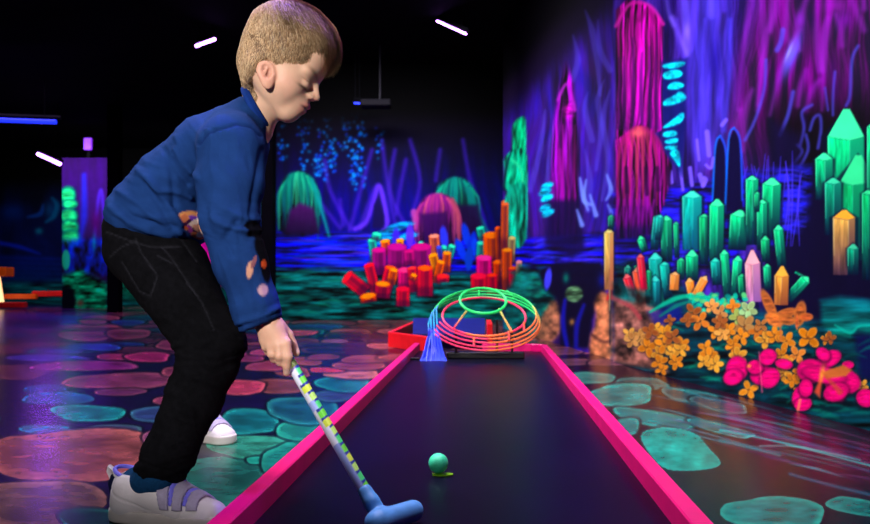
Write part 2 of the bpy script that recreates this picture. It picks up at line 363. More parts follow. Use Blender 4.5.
# right wall, near panel (x > 613)
m_ = (X >= 613).astype(float)
wv = n1*.7+n3*.3
c = np.stack([.08+.62*np.clip(wv-.38, 0, 1), .04+.42*np.clip(wv-.40, 0, 1), .22+1.15*np.clip(wv-.36, 0, 1)], -1)*np.clip(.62+.9*n2, .5, 1.1)[..., None]
pur = sst(725, 760, X+(Y-50)*.25)*(1-sst(95, 190, Y-(870-X)*.2))
cp = np.stack([.10+.85*np.clip(wv-.35, 0, 1), .02+.06*n2, .16+.85*np.clip(wv-.38, 0, 1)], -1)
c = c*(1-pur[..., None])+cp*pur[..., None]
dk = sst(740, 790, X)*sst(70, 130, Y); c = c*(1-dk[..., None]*.85)
base(m_, c)
cv.poly([(686,60),(692,-20),(728,-20),(732,110),(724,150),(700,170),(690,150),(686,95)], (64,54,178), 10, .6, streak=.7, sf=.12, sy=.01)
for pts, w_, c_ in (([(665,-20),(668,10),(674,25)],3,(120,95,250)), ([(682,-20),(686,20),(688,50)],6,(110,90,250)), ([(696,-10),(694,20),(690,48)],5,(100,70,245)), ([(672,18),(680,38),(687,55)],4,(140,110,250)),
                    ([(677,20),(678,45),(684,60)],3,(90,60,220)), ([(712,-20),(711,15)],6,(110,90,250)), ([(720,-20),(724,10)],3,(90,60,230)), ([(705,20),(702,60),(705,120)],2,(85,70,230)), ([(730,20),(729,80),(724,130)],3,(80,70,240))):
    cv.stroke(pts, w_*1.3, c_, .5, 3)
cv.blob(687, 32, 5, 14, (150,120,255), .6); cv.blob(715, 60, 10, 40, (25,15,130), .5); cv.blob(740, 60, 6, 60, (25,5,50), .7)
for pts in ([(752,-20),(748,20),(742,60),(738,110)], [(760,-20),(762,15),(763,60),(757,110)], [(772,-20),(771,15),(765,45),(760,80),(758,105)], [(780,-20),(776,10),(770,30)], [(790,-20),(786,30),(795,50)],
            [(800,30),(790,50),(780,75),(770,115)], [(812,-20),(800,20),(796,35),(800,50)], [(818,-10),(816,30),(820,70)], [(830,-20),(828,20),(824,60),(822,110)], [(828,18),(823,38),(822,70)],
            [(836,15),(841,30),(842,45)], [(842,-20),(856,10),(864,30)], [(862,-20),(864,8)], [(806,70),(800,90),(798,105)], [(820,80),(812,90),(806,110)], [(740,110),(735,130),(730,150)], [(752,90),(745,110),(742,150)]):
    cv.stroke(pts, [4,7,6,3][:len(pts)], (150,45,185), .42, 3.4)
cv.blob(792, 55, 8, 32, (105,95,245), .9, 22); cv.blob(789, 52, 3, 16, (150,150,255), .8, 22); cv.blob(800, 20, 9, 14, (120,40,170), .7); cv.blob(835, 5, 22, 14, (150,35,170), .6); cv.blob(845, 20, 12, 14, (120,25,160), .6)
for x_, a, b in ((812,90,20),(806,40,120),(836,30,90),(833,10,70)): cv.blob(x_, b, 4, 20, (25,3,55), .5)
for pts, w_ in (([(858,46),(852,60),(850,95),(846,106)],3), ([(835,72),(833,95),(833,115)],2.5), ([(783,30),(781,42),(777,50)],5), ([(793,92),(788,115),(780,135)],4), ([(766,60),(764,90),(755,120),(745,140)],3), ([(812,105),(802,112),(804,128),(800,145)],3),
                ([(825,88),(828,110)],2), ([(810,130),(814,118),(820,116),(821,130),(818,148)],3), ([(797,145),(802,152),(792,165)],3), ([(806,135),(808,150),(798,170)],3)):
    cv.stroke(pts, w_, (78,80,215), .6, 1.8)
cv.poly([(770,120),(800,135),(800,172),(812,180),(812,330),(770,300)], (10,5,40), 8, .8)
cv.poly([(800,170),(960,150),(960,420),(820,400),(795,330)], (8,4,35), 10, .85)
cv.poly([(738,172),(812,166),(806,225),(780,248),(738,240)], (26,26,135), 6, .9, streak=1, sf=.08, sy=.25)
for x_ in range(742, 806, 4): cv.stroke([(x_+rs.randn()*3,148+rs.rand()*28),(x_+rs.randn()*3,200),(x_-3+rs.randn()*3,246)], [.6,1.7,.6], (75,60,225), .75, .8)
for i in range(12): cv.stroke([(775,172+i*5),(790,170+i*5),(806,172+i*5)], [.5,1.6,.5], (70,60,215), .5, 1.2)
cv.poly([(613,195),(740,175),(740,270),(613,275)], (24,22,140), 8, .85, streak=1.2, sf=.06, sy=.3, seed=19)
for i in range(45):
    yy = 205+rs.rand()*60; xx = 613+rs.rand()*70; cv.stroke([(xx,yy),(xx+12,yy-2),(xx+30,yy)], [.5,2.4,.5], random.choice([(60,60,225),(90,70,235),(30,40,170)]), .5, 1.5)
cv.poly([(613,262),(665,268),(700,300),(870,330),(960,340),(960,470),(613,470)], (3,40,45), 8, .95, streak=1, sf=.03, sy=.2)
# dark stalagmites with blue rims
for x_, yt, w_ in ((720,136,16),(734,128,18)):
    cv.poly([(x_-w_/2,212),(x_-w_*.3,yt+12),(x_,yt),(x_+w_*.35,yt+14),(x_+w_/2,212)], (8,4,42), 1.5)
    cv.stroke([(x_-w_/2,212),(x_-w_*.3,yt+12),(x_,yt)], 2, (30,110,220), .8, 1); cv.stroke([(x_,yt),(x_+w_*.35,yt+14),(x_+w_*.46,200)], 2, (40,80,220), .8, 1)
for pts, w_ in (([(697,140),(699,160)],3), ([(707,132),(709,155)],5), ([(690,168),(692,185)],4), ([(680,166),(683,190)],3), ([(700,175),(703,184)],5), ([(706,165),(711,168),(713,158)],3), ([(722,125),(726,120)],4), ([(704,178),(706,180),(703,186)],4), ([(670,172),(671,182)],5), ([(664,185),(668,183)],4)):
    cv.stroke(pts, w_, (120,95,240), .85, 1.2)
# magenta column and draped rock
cv.poly([(616,10),(626,0),(640,0),(652,8),(663,22),(662,130),(616,150)], (140,18,108), 1.6, 1, c2=(110,12,105), streak=1.3, sf=.55, sy=.015, seed=2)
for x_ in (620,628,637,646,655,660): cv.stroke([(x_,14+rs.rand()*12),(x_+rs.randn()*1.5,60),(x_-1,125)], [1.5,2.4,1], (205,50,150), .4, 1.4)
for x_ in (619,624,633,642,650,657): cv.stroke([(x_,30+rs.rand()*30),(x_+rs.randn(),80),(x_,128)], [1,3,4], (55,0,80), .7, 1.6)
cv.stroke([(616,26),(630,4),(650,6),(663,24)], 3.5, (215,50,165), .8, 1.6); cv.stroke([(640,20),(648,10),(655,22)], 5, (120,10,90), .6, 2)
cv.poly([(616,140),(630,130),(640,124),(652,130),(664,150),(672,165),(668,190),(660,215),(664,232),(616,240)], (120,12,90), 1.8, 1, c2=(55,5,75), streak=1.2, sf=.5, sy=.03, seed=6)
for i, x_ in enumerate((618,624,630,637,643,650,657,664)): cv.stroke([(640+(x_-640)*.25,128),(640+(x_-640)*.8,142),(x_,165),(x_,205)], [4,4,3,1], lerp((235,80,100), (150,25,105), abs(x_-638)/28), .6, 1.3)
cv.blob(638, 133, 10, 6, (255,110,110), .8); 
for x_, h_ in ((626,24),(646,26),(657,22),(668,16)): cv.stroke([(x_,168),(x_+1,168+h_)], 4, (35,2,45), .8, 1.6)
for x_ in range(618, 660, 6): cv.stroke([(x_,200),(x_+rs.randn()*2,215),(x_,236)], [2,3,1], (140,25,150), .55, 1.4)
cv.poly([(613,228),(655,225),(650,250),(613,250)], (15,8,60), 5, .6)
# cyan shelf fungus
cv.poly([(661,62),(688,58),(686,120),(682,176),(664,150)], (12,20,90), 3, .8)
for pts in ([(662,64),(686,61),(684,66),(672,69),(663,68)], [(662,73),(674,69),(684,72),(680,78),(664,80)], [(667,86),(674,81),(685,84),(682,89),(668,90)], [(662,101),(675,95),(680,90),(688,98),(680,103),(664,107)],
            [(661,128),(672,120),(684,110),(684,122),(668,128)], [(662,132),(676,130),(678,136),(664,138)], [(664,140),(679,137),(677,144),(666,144)], [(664,146),(678,145),(676,150),(666,150)], [(668,152),(679,147),(681,170),(674,160)]):
    cv.poly(pts, (35,205,215), 1.3, 1, streak=.45, sf=.2, sy=.2, rnd=2)
# green crystals
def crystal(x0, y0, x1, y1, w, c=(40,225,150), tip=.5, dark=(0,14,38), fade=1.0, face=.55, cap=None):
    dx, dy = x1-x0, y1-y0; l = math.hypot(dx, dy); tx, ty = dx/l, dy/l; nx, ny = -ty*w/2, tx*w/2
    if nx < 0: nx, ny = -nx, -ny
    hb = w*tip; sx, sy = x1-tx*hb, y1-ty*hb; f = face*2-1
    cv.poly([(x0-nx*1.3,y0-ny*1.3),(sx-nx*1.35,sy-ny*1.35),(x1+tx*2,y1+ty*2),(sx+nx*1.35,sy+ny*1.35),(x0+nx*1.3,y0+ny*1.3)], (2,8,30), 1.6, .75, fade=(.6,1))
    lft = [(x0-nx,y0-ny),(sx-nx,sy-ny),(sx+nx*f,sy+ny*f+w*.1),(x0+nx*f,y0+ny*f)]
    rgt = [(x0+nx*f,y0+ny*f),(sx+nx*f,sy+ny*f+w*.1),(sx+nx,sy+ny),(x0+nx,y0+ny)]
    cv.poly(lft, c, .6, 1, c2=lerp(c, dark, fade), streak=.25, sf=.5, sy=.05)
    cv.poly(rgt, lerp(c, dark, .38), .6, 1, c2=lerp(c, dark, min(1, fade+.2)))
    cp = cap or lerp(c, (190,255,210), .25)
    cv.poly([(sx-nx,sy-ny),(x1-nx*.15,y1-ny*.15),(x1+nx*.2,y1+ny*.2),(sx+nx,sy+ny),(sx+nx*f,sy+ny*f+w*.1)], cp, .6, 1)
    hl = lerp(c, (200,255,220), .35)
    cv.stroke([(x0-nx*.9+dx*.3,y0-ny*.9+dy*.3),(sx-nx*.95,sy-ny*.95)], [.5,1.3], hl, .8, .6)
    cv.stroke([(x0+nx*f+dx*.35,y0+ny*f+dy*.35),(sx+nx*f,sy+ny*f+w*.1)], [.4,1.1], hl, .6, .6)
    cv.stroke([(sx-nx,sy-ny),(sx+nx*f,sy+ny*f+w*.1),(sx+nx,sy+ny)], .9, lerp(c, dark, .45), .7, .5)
GR = (28,240,132); TL = (20,215,170); GD = (14,205,105)
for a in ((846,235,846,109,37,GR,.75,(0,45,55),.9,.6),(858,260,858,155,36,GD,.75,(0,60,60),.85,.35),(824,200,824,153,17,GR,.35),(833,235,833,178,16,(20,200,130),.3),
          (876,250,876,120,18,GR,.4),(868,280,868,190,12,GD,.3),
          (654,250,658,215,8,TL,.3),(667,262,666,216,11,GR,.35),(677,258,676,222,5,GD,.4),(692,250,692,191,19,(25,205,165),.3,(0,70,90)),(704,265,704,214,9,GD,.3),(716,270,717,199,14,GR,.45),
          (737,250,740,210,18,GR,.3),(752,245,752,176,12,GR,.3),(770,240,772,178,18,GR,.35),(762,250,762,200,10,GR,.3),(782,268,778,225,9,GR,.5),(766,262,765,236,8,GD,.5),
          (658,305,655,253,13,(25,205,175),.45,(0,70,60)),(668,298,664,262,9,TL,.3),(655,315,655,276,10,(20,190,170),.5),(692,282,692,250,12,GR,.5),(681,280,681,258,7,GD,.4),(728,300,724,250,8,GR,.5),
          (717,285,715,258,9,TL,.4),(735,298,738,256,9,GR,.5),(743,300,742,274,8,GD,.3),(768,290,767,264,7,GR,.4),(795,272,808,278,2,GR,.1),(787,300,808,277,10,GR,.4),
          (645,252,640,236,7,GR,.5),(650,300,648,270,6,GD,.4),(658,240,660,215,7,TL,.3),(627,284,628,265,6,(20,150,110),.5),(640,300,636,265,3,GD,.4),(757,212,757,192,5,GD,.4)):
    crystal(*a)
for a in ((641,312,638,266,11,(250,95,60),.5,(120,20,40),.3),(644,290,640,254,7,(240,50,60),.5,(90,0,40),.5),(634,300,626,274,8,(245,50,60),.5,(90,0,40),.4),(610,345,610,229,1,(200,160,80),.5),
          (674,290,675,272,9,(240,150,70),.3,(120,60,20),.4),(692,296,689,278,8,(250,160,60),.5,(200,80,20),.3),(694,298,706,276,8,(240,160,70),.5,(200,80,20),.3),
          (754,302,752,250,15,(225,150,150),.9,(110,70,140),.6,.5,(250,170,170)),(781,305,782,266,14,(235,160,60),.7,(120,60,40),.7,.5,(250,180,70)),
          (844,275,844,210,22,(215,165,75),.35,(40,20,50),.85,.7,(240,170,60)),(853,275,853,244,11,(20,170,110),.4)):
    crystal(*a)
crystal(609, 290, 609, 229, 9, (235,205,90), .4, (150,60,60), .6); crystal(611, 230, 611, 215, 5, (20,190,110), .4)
cv.poly([(613,270),(668,262),(720,284),(735,302),(700,312),(613,308)], (0,70,70), 6, .0)
# foliage and blossom
cv.poly([(820,300),(840,296),(870,300),(960,300),(960,332),(870,335),(858,330),(850,337),(835,335),(822,325)], (8,90,95), 4, .9, c2=(5,110,90), streak=.6, sf=.03, sy=.2)
cv.stroke([(835,325),(850,333),(860,326),(880,326)], [1,3,1,2], (30,190,150), .8, 1.5); cv.poly([(855,335),(960,330),(960,400),(860,378)], (10,10,60), 5, .9)
cv.poly([(613,296),(640,300),(668,316),(660,345),(668,372),(613,362)], (130,82,68), 4, .95, streak=.7, sf=.12, sy=.12)
cv.poly([(613,283),(650,292),(655,306),(613,300)], (10,70,65), 4, .8, streak=1, sf=.1, sy=.1)
cv.stroke([(613,298),(630,306),(640,318)], 4, (190,60,70), .6, 2); cv.poly([(648,312),(680,304),(684,322),(655,326)], (20,25,120), 4, .8)
for i in range(120):
    xx = 660+rs.rand()*210; lo = 318+(xx-660)*.09; hi = 372+(xx-660)*.28; yy = lo+rs.rand()*(hi-lo)
    cv.stroke([(xx-10,yy+rs.randn()*2),(xx,yy-2),(xx+12,yy+rs.randn()*2)], [.5,3.5,.5], random.choice([(10,120,95),(0,80,75),(15,150,110),(2,40,45),(2,25,35)]), .6, 2)
for i in range(70): cv.blob(688+rs.rand()*58, 294+rs.rand()*20, 3.2, 2.4, random.choice([(30,200,150),(60,220,160),(10,130,110),(90,200,110)]), .85, rs.rand()*180, .25)
cv.stroke([(650,312),(672,300),(690,296),(712,299)], [2,5,4,2], (25,180,130), .9, 1.4); cv.stroke([(660,316),(676,306),(688,302)], [2,4,2], (20,120,100), .9, 1.4)
def flower(x, y, r, c, k=5, ph=0, c2=None):
    r = r*.88
    for i in range(k):
        a = ph+2*math.pi*i/k; q = (.85+.3*rs.rand())
        cx_, cy_ = x+math.cos(a)*r*.6*q, y+math.sin(a)*r*.6*q
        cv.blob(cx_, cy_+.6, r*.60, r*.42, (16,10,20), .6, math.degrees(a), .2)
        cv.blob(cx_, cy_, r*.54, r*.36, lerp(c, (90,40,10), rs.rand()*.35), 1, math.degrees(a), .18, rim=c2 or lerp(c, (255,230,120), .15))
    cv.blob(x, y, r*.16, r*.16, (120,50,10), .8)
OG, YG, BR = (228,138,45), (236,168,62), (160,85,40)
for x, y, r, c_ in ((693,313,10,BR),(700,321,10,(230,130,50)),(688,320,8,BR),(712,306,8,(240,160,80)),(720,313,8,(220,150,80)),(733,306,8,(240,140,50)),(737,317,9,(160,190,90)),(748,310,10,(160,220,140)),(745,326,12,(175,130,70)),
             (728,330,9,OG),(742,336,9,OG),(757,332,9,(200,110,40)),(765,340,10,YG),(775,335,9,OG),(787,341,10,OG),(808,337,13,(225,135,40)),(826,339,6,OG),(830,338,7,BR),(797,355,10,(235,140,60)),(733,345,9,OG),(738,356,10,YG),(716,331,9,OG),(722,334,8,(240,170,80)),
             (665,333,10,(240,160,50)),(655,328,7,YG),(640,337,9,(220,160,80)),(629,334,7,(240,180,80)),(632,340,8,(210,150,80)),(648,347,11,OG),(659,353,8,YG),(664,344,10,OG),(682,345,9,OG),(672,352,7,YG),(706,348,9,OG),(680,350,8,YG),(676,362,8,OG),(709,356,10,OG),(715,364,9,YG),(660,362,9,OG),(662,369,7,OG),(704,361,8,YG),
             (783,373,9,YG),(792,380,8,OG),(781,355,8,OG),(786,363,8,YG),(800,372,8,OG),(862,386,7,YG),(749,390,10,(235,150,50)),(798,392,6,OG),(742,367,9,(235,150,60)),(672,337,9,BR),(650,331,9,BR),(720,322,8,BR),(761,325,7,(190,120,60)),(670,320,6,BR)):
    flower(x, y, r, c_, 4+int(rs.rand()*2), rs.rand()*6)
for x, y, rx, ry, a, c_ in ((769,305,5,17,-25,BR),(785,314,12,5,-20,BR),(774,320,10,6,30,(210,110,50)),(787,320,9,5,10,BR),(800,314,6,13,10,BR),(806,317,7,4,0,(170,80,40)),(797,322,1.5,8,0,(190,90,50))):
    cv.blob(x, y, rx, ry, c_, .95, a, .2, rim=lerp(c_, (240,140,60), .5), tex=.5)
cv.stroke([(780,322),(781,340)], 1.5, (200,110,60), .9)
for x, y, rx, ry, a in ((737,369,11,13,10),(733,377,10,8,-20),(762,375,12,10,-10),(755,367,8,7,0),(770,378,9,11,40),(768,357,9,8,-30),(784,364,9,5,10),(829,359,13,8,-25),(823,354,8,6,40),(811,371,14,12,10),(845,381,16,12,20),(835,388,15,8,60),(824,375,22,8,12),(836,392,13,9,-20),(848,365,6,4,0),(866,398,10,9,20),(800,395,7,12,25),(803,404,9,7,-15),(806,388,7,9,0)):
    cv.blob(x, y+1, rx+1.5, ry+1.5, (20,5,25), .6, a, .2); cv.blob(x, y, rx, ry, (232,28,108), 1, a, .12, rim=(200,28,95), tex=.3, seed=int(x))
cv.poly([(822,372),(843,365),(852,370),(846,376),(826,379)], (200,110,50), 1.5, .95); cv.poly([(823,372),(820,398),(814,392)], (245,90,60), 2, .8); cv.blob(822, 374, 4, 12, (250,170,60), .9, 10)
cv.stroke([(822,372),(840,392)], [1,6], (190,80,50), .7, 2); cv.stroke([(759,352),(762,392)], [1,1.5], (240,90,120), .7, 1)
cv.blob(749, 366, 3, 3, (255,170,60), .9); cv.stroke([(800,400),(798,410)], 3, (240,120,90), .8)
# panel standing on the left (x 62-107)
pm = Canvas(50, 120, 120, 330, 2)
X2, Y2 = pm.X, pm.Y
nn = fbm(X2*.12, Y2*.02, 4, 3)
pm.A[:] = np.stack([.16+.08*nn, .04+.10*nn*sst(170, 250, Y2), .26+.26*nn], -1)*.8
pm.poly([(60,195),(76,188),(78,250),(60,250)], (5,20,70), 3, .8)
for x, y, rx, ry in ((68,195,8,9),(70,204,8,5),(69,216,9,8),(70,227,9,8),(71,238,10,9)): pm.blob(x, y, rx, ry, (40,200,110), 1, 0, .2, rim=(10,120,90), tex=.6)
pm.stroke([(84,175),(84,215),(80,240)], [4,7,3], (40,50,220), .7, 3); pm.stroke([(95,235),(97,210),(101,190),(104,215),(106,230)], 3, (80,50,220), .7, 2)
pm.blob(96, 222, 8, 20, (70,5,80), .8); pm.poly([(62,240),(107,238),(107,275),(62,275)], (22,40,170), 4, .8, streak=1, sf=.2, sy=.1); pm.blob(66, 260, 4, 10, (40,190,140), .9, 0, .2)
pm.blob(94, 243, 3, 12, (20,130,160), .7)
pm.poly([(62,275),(80,270),(108,284),(108,330),(62,330)], (15,140,90), 4, 1, streak=1, sf=.1, sy=.3); pm.poly([(60,286),(72,288),(76,300),(70,330),(60,330)], (4,6,20), 2, .95); pm.blob(80, 303, 6, 6, (140,60,50), .8)
# ================================================================== the floor design
fl = Canvas(-60, 296, 960, 640, 1.25)
X, Y = fl.X, fl.Y
nf = fbm(X*.02, Y*.12, 77, 4); nf2 = fbm(X*.15, Y*.6, 12, 3)
rgt = sst(470, 560, X)
cb = np.stack([.035+.05*nf, .02+.03*nf, .11+.12*nf], -1); cr = np.stack([.11+.04*nf, .015+.03*nf, .085+.03*nf], -1)
near = sst(420, 500, Y)[..., None]; cr = cr*(1-near)+np.stack([.03+.05*nf, .05+.05*nf, .085+.04*nf], -1)*near
fl.A[:] = cb*(1-rgt[..., None])+cr*rgt[..., None]
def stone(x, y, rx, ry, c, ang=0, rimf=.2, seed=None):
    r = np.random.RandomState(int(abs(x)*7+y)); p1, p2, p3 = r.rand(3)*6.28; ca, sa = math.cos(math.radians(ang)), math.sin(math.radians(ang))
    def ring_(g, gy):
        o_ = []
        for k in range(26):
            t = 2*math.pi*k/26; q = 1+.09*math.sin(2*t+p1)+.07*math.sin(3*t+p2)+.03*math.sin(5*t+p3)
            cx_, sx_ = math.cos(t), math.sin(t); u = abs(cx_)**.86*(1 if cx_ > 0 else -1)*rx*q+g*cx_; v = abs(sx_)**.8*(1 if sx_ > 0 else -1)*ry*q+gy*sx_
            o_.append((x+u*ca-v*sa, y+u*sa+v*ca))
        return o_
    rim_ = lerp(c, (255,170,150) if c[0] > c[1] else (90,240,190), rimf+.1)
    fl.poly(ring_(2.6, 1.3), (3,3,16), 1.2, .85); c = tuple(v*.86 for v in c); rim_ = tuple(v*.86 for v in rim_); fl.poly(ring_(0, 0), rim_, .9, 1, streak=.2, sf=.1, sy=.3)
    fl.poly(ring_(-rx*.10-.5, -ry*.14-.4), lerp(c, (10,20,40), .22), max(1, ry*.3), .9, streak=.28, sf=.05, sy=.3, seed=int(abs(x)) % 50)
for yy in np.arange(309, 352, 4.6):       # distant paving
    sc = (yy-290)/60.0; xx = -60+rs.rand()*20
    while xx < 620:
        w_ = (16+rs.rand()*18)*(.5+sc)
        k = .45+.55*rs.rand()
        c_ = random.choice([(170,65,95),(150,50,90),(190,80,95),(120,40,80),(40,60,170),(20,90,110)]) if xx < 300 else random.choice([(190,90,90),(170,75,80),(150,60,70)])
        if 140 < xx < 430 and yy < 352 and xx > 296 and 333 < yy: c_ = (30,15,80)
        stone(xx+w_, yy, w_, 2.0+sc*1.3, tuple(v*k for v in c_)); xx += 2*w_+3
fl.poly([(-60,304),(60,304),(110,312),(60,332),(-60,335)], (50,20,140), 6, .6); fl.poly([(5,318),(60,320),(58,328),(5,327)], (15,5,50), 4, .8)  # purple glow reflected on the far floor, painted into its colour
for s_ in ((85,336,28,4.6,(175,70,115)),(128,334,20,5.5,(175,70,100)),(93,322,14,2,(150,60,90)),(5,350,16,4,(130,40,80)),(62,351,22,2.6,(60,50,200)),(95,347,26,3.4,(60,70,225)),(50,358,40,3.4,(70,60,225)),(15,372,28,8,(115,45,60)),(85,366,52,5,(165,45,135)),(120,357,26,3,(205,60,110)),(148,357,24,4.6,(215,45,115)),  # blue ones in this row: a reflected light streak painted as stones
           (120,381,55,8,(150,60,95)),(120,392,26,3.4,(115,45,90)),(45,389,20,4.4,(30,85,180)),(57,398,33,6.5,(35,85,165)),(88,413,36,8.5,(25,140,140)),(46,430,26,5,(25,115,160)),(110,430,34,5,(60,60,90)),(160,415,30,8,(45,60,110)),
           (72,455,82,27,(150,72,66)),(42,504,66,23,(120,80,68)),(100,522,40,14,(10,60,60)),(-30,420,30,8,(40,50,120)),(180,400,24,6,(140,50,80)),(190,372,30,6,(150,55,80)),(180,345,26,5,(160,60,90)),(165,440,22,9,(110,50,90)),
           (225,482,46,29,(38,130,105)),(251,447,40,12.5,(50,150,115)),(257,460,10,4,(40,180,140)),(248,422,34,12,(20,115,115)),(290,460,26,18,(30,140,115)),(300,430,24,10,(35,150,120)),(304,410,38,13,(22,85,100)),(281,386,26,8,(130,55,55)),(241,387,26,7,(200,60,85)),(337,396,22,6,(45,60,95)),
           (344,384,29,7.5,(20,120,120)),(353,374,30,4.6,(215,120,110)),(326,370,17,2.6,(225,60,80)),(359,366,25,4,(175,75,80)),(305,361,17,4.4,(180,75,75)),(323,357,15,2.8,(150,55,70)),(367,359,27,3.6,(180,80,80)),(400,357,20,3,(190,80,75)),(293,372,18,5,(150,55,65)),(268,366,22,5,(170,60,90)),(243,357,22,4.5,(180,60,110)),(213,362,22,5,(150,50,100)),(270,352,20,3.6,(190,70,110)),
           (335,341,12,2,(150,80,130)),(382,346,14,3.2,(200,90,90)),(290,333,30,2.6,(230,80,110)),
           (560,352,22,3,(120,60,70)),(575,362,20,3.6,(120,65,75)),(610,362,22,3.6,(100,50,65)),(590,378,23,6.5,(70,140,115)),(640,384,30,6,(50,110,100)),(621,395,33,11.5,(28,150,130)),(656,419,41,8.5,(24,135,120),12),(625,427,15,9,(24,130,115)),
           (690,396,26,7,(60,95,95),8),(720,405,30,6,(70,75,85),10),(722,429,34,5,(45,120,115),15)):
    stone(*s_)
pl = [(638,433),(660,427),(684,429),(699,436),(708,448),(722,462),(716,468),(690,471),(664,470),(648,452)]
fl.poly([(x+(x-678)*.05, y+(y-450)*.09) for x, y in pl], (3,10,22), 1.5, .9); pl = chaikin(pl, 2); fl.poly(pl, (26,138,118), 1, 1, streak=.22, sf=.08, sy=.12)
for i in range(len(pl)): fl.stroke([pl[i-1], pl[i]], 1.3, (50,180,150), .5, .9)
stone(775, 513, 49, 17, (24,135,118), 4); stone(858, 507, 30, 9, (26,140,120), 12)
for i in range(46):
    t = rs.rand(); x0 = 640+rs.rand()*200; y0 = 372+(x0-640)*.25+4+t*52; ln = 40+rs.rand()*90
    fl.stroke([(x0,y0),(x0+ln/2,y0+ln*.11+rs.randn()),(x0+ln,y0+ln*.25)], [.4,1.4+rs.rand()*2,.4], random.choice([(20,130,125),(40,170,155),(90,60,110),(15,80,110),(110,60,100),(20,60,100)]), .5, 1)
fl.stroke([(720,430),(770,440),(830,455),(880,468)], 2, (40,180,165), .7, 1); fl.stroke([(760,446),(800,447),(860,460)], 1.6, (90,200,180), .6, 1); fl.stroke([(790,474),(830,485),(880,497)], 3, (35,110,130), .6, 1.6); fl.stroke([(720,440),(780,455)], 3, (30,140,130), .6, 1.5)
# ================================================================== the room
M = {}
M['mural'] = mat('mural_paint', rough=.75, spec=.06, attr='Col', vary=.10, scale=9, bump=.08, bscale=30)
M['floorp'] = mat('painted_floor', rough=.26, spec=.22, attr='Col', vary=.15, scale=26, bump=.06, bscale=18)
M['black'] = mat('matte_black_paint', (4,3,7), .9, .03, vary=.2, scale=6)
M['ceil'] = mat('black_ceiling', (7,6,10), .95, .05, vary=.3, scale=3)
def adapt(fn): return srgb(fn)
GAIN = 1.0
def sat(C, k=1.06):
    m = C.mean(-1, keepdims=True); return np.clip(m+(C-m)*k, 0, 1)
def mural_wall(name, a, b, pxs, zs, canvas, flip=False):
    """upright wall from a to b (ground points); its columns meet the painted columns pxs"""
    a = np.array(a, float); b = np.array(b, float); d = b-a
    t = []
    for px in pxs:
        k = (px-435)/F           # X = k*Y
        t.append((k*a[1]-a[0])/(d[0]-k*d[1]))
    t = np.array(t); zs = np.array(zs)
    T, Z = np.meshgrid(t, zs)
    Xw = a[0]+d[0]*T; Yw = a[1]+d[1]*T
    V = np.stack([Xw, Yw, Z], -1).reshape(-1, 3)
    px = 435+Xw/Yw*F; py = 280-(Z-HC)/Yw*F
    px = np.where(px > 930, 1860-px, px); px = np.clip(px, canvas.x0+2, 958)
    C = canvas.sample(px, py).reshape(-1, 3)
    if name != 'partition': C = C*(1-sst(2.2, 2.5, Z.reshape(-1, 1))*.99)
    C = np.clip(sat(srgb(C))*GAIN, 0, .92)
    h, w = T.shape; i = np.arange(h*w).reshape(h, w)
    Q = np.stack([i[:-1,:-1], i[:-1,1:], i[1:,1:], i[1:,:-1]], -1).reshape(-1, 4)
    if flip: Q = Q[:, ::-1]
    return rawmesh(name, V, Q, M['mural'], False, C)
CH = 3.0
zr = lambda n, top: np.concatenate([np.linspace(0, top, n), [CH]])
wa = mural_wall('wall_right', (1.02,4.36), (1.357,2.37), np.concatenate([np.arange(613,905,.8), np.arange(905,1500,12)]), zr(560, 2.1), cv); tag(wa, kind='structure')
wb = mural_wall('wall_right_far', (1.02,4.66), (.666,7.44), np.arange(503,632,.8), zr(360, 2.6), cv); tag(wb, kind='structure')
wc = mural_wall('wall_back', (-1.955,8.9), (1.3,8.9), np.concatenate([np.arange(268,510,.85), [520,540]]), zr(230, 2.5), cv); tag(wc, kind='structure')
wd = mural_wall('wall_far_left', (-9,14.6), (-1.9,14.6), np.concatenate([[-35,-22], np.arange(-20,338,1.1)]), zr(140, 2.9), cv); tag(wd, kind='structure')
def shell(name, pts, q=((0,1,2,3),), m='black'):
    o = rawmesh(name, np.array(pts, float), list(q), M[m], False); tag(o, kind='structure'); return o
# solid backing so that every wall has thickness
def slab(name, a, b, th, z0, z1, m='black', side=1):
    a = np.array(a, float); b = np.array(b, float); d = (b-a)/np.linalg.norm(b-a); n = np.array([-d[1], d[0]])*side
    mb = MB(); p = [a+n*.004, b+n*.004, b+n*th, a+n*th]
    mb.add([(q[0],q[1],z) for z in (z0,z1) for q in p], [(0,1,2,3),(7,6,5,4),(0,4,5,1),(1,5,6,2),(2,6,7,3),(3,7,4,0)])
    o = mb.build(name, M[m]); tag(o, kind='structure'); return o
slab('wall_right_core', (1.02,4.36), (1.70,.35), .1, 0, CH)
slab('wall_right_far_core', (.666,7.44), (1.02+.001,4.66), .1, 0, CH)
slab('wall_back_core', (-1.955,8.9), (1.3,8.9), .12, 0, CH)
slab('wall_far_left_core', (-9,14.6), (-1.9,14.6), .12, 0, CH)
slab('wall_return', (-1.84,14.6), (-1.84,9.02), .1, 0, CH)
slab('wall_left', (-9,-1.6), (-9,14.7), .1, 0, CH)
slab('wall_right_corner', (1.3,8.9), (1.3,7.3), .1, 0, CH)
# column where the two right panels meet, dark posts
def post(name, px, Y, w, d, z1=CH, m='black'):
    x = (px-435)/F*Y; mb = MB(); mb.box((x, Y+d/2, z1/2), (w, d, z1), bev=.006); o = mb.build(name, M[m]); tag(o, kind='structure'); return o
post('trim_1', 112.5, 11.0, .165, .16); post('trim_2', 266.5, 8.6, .13, .2)
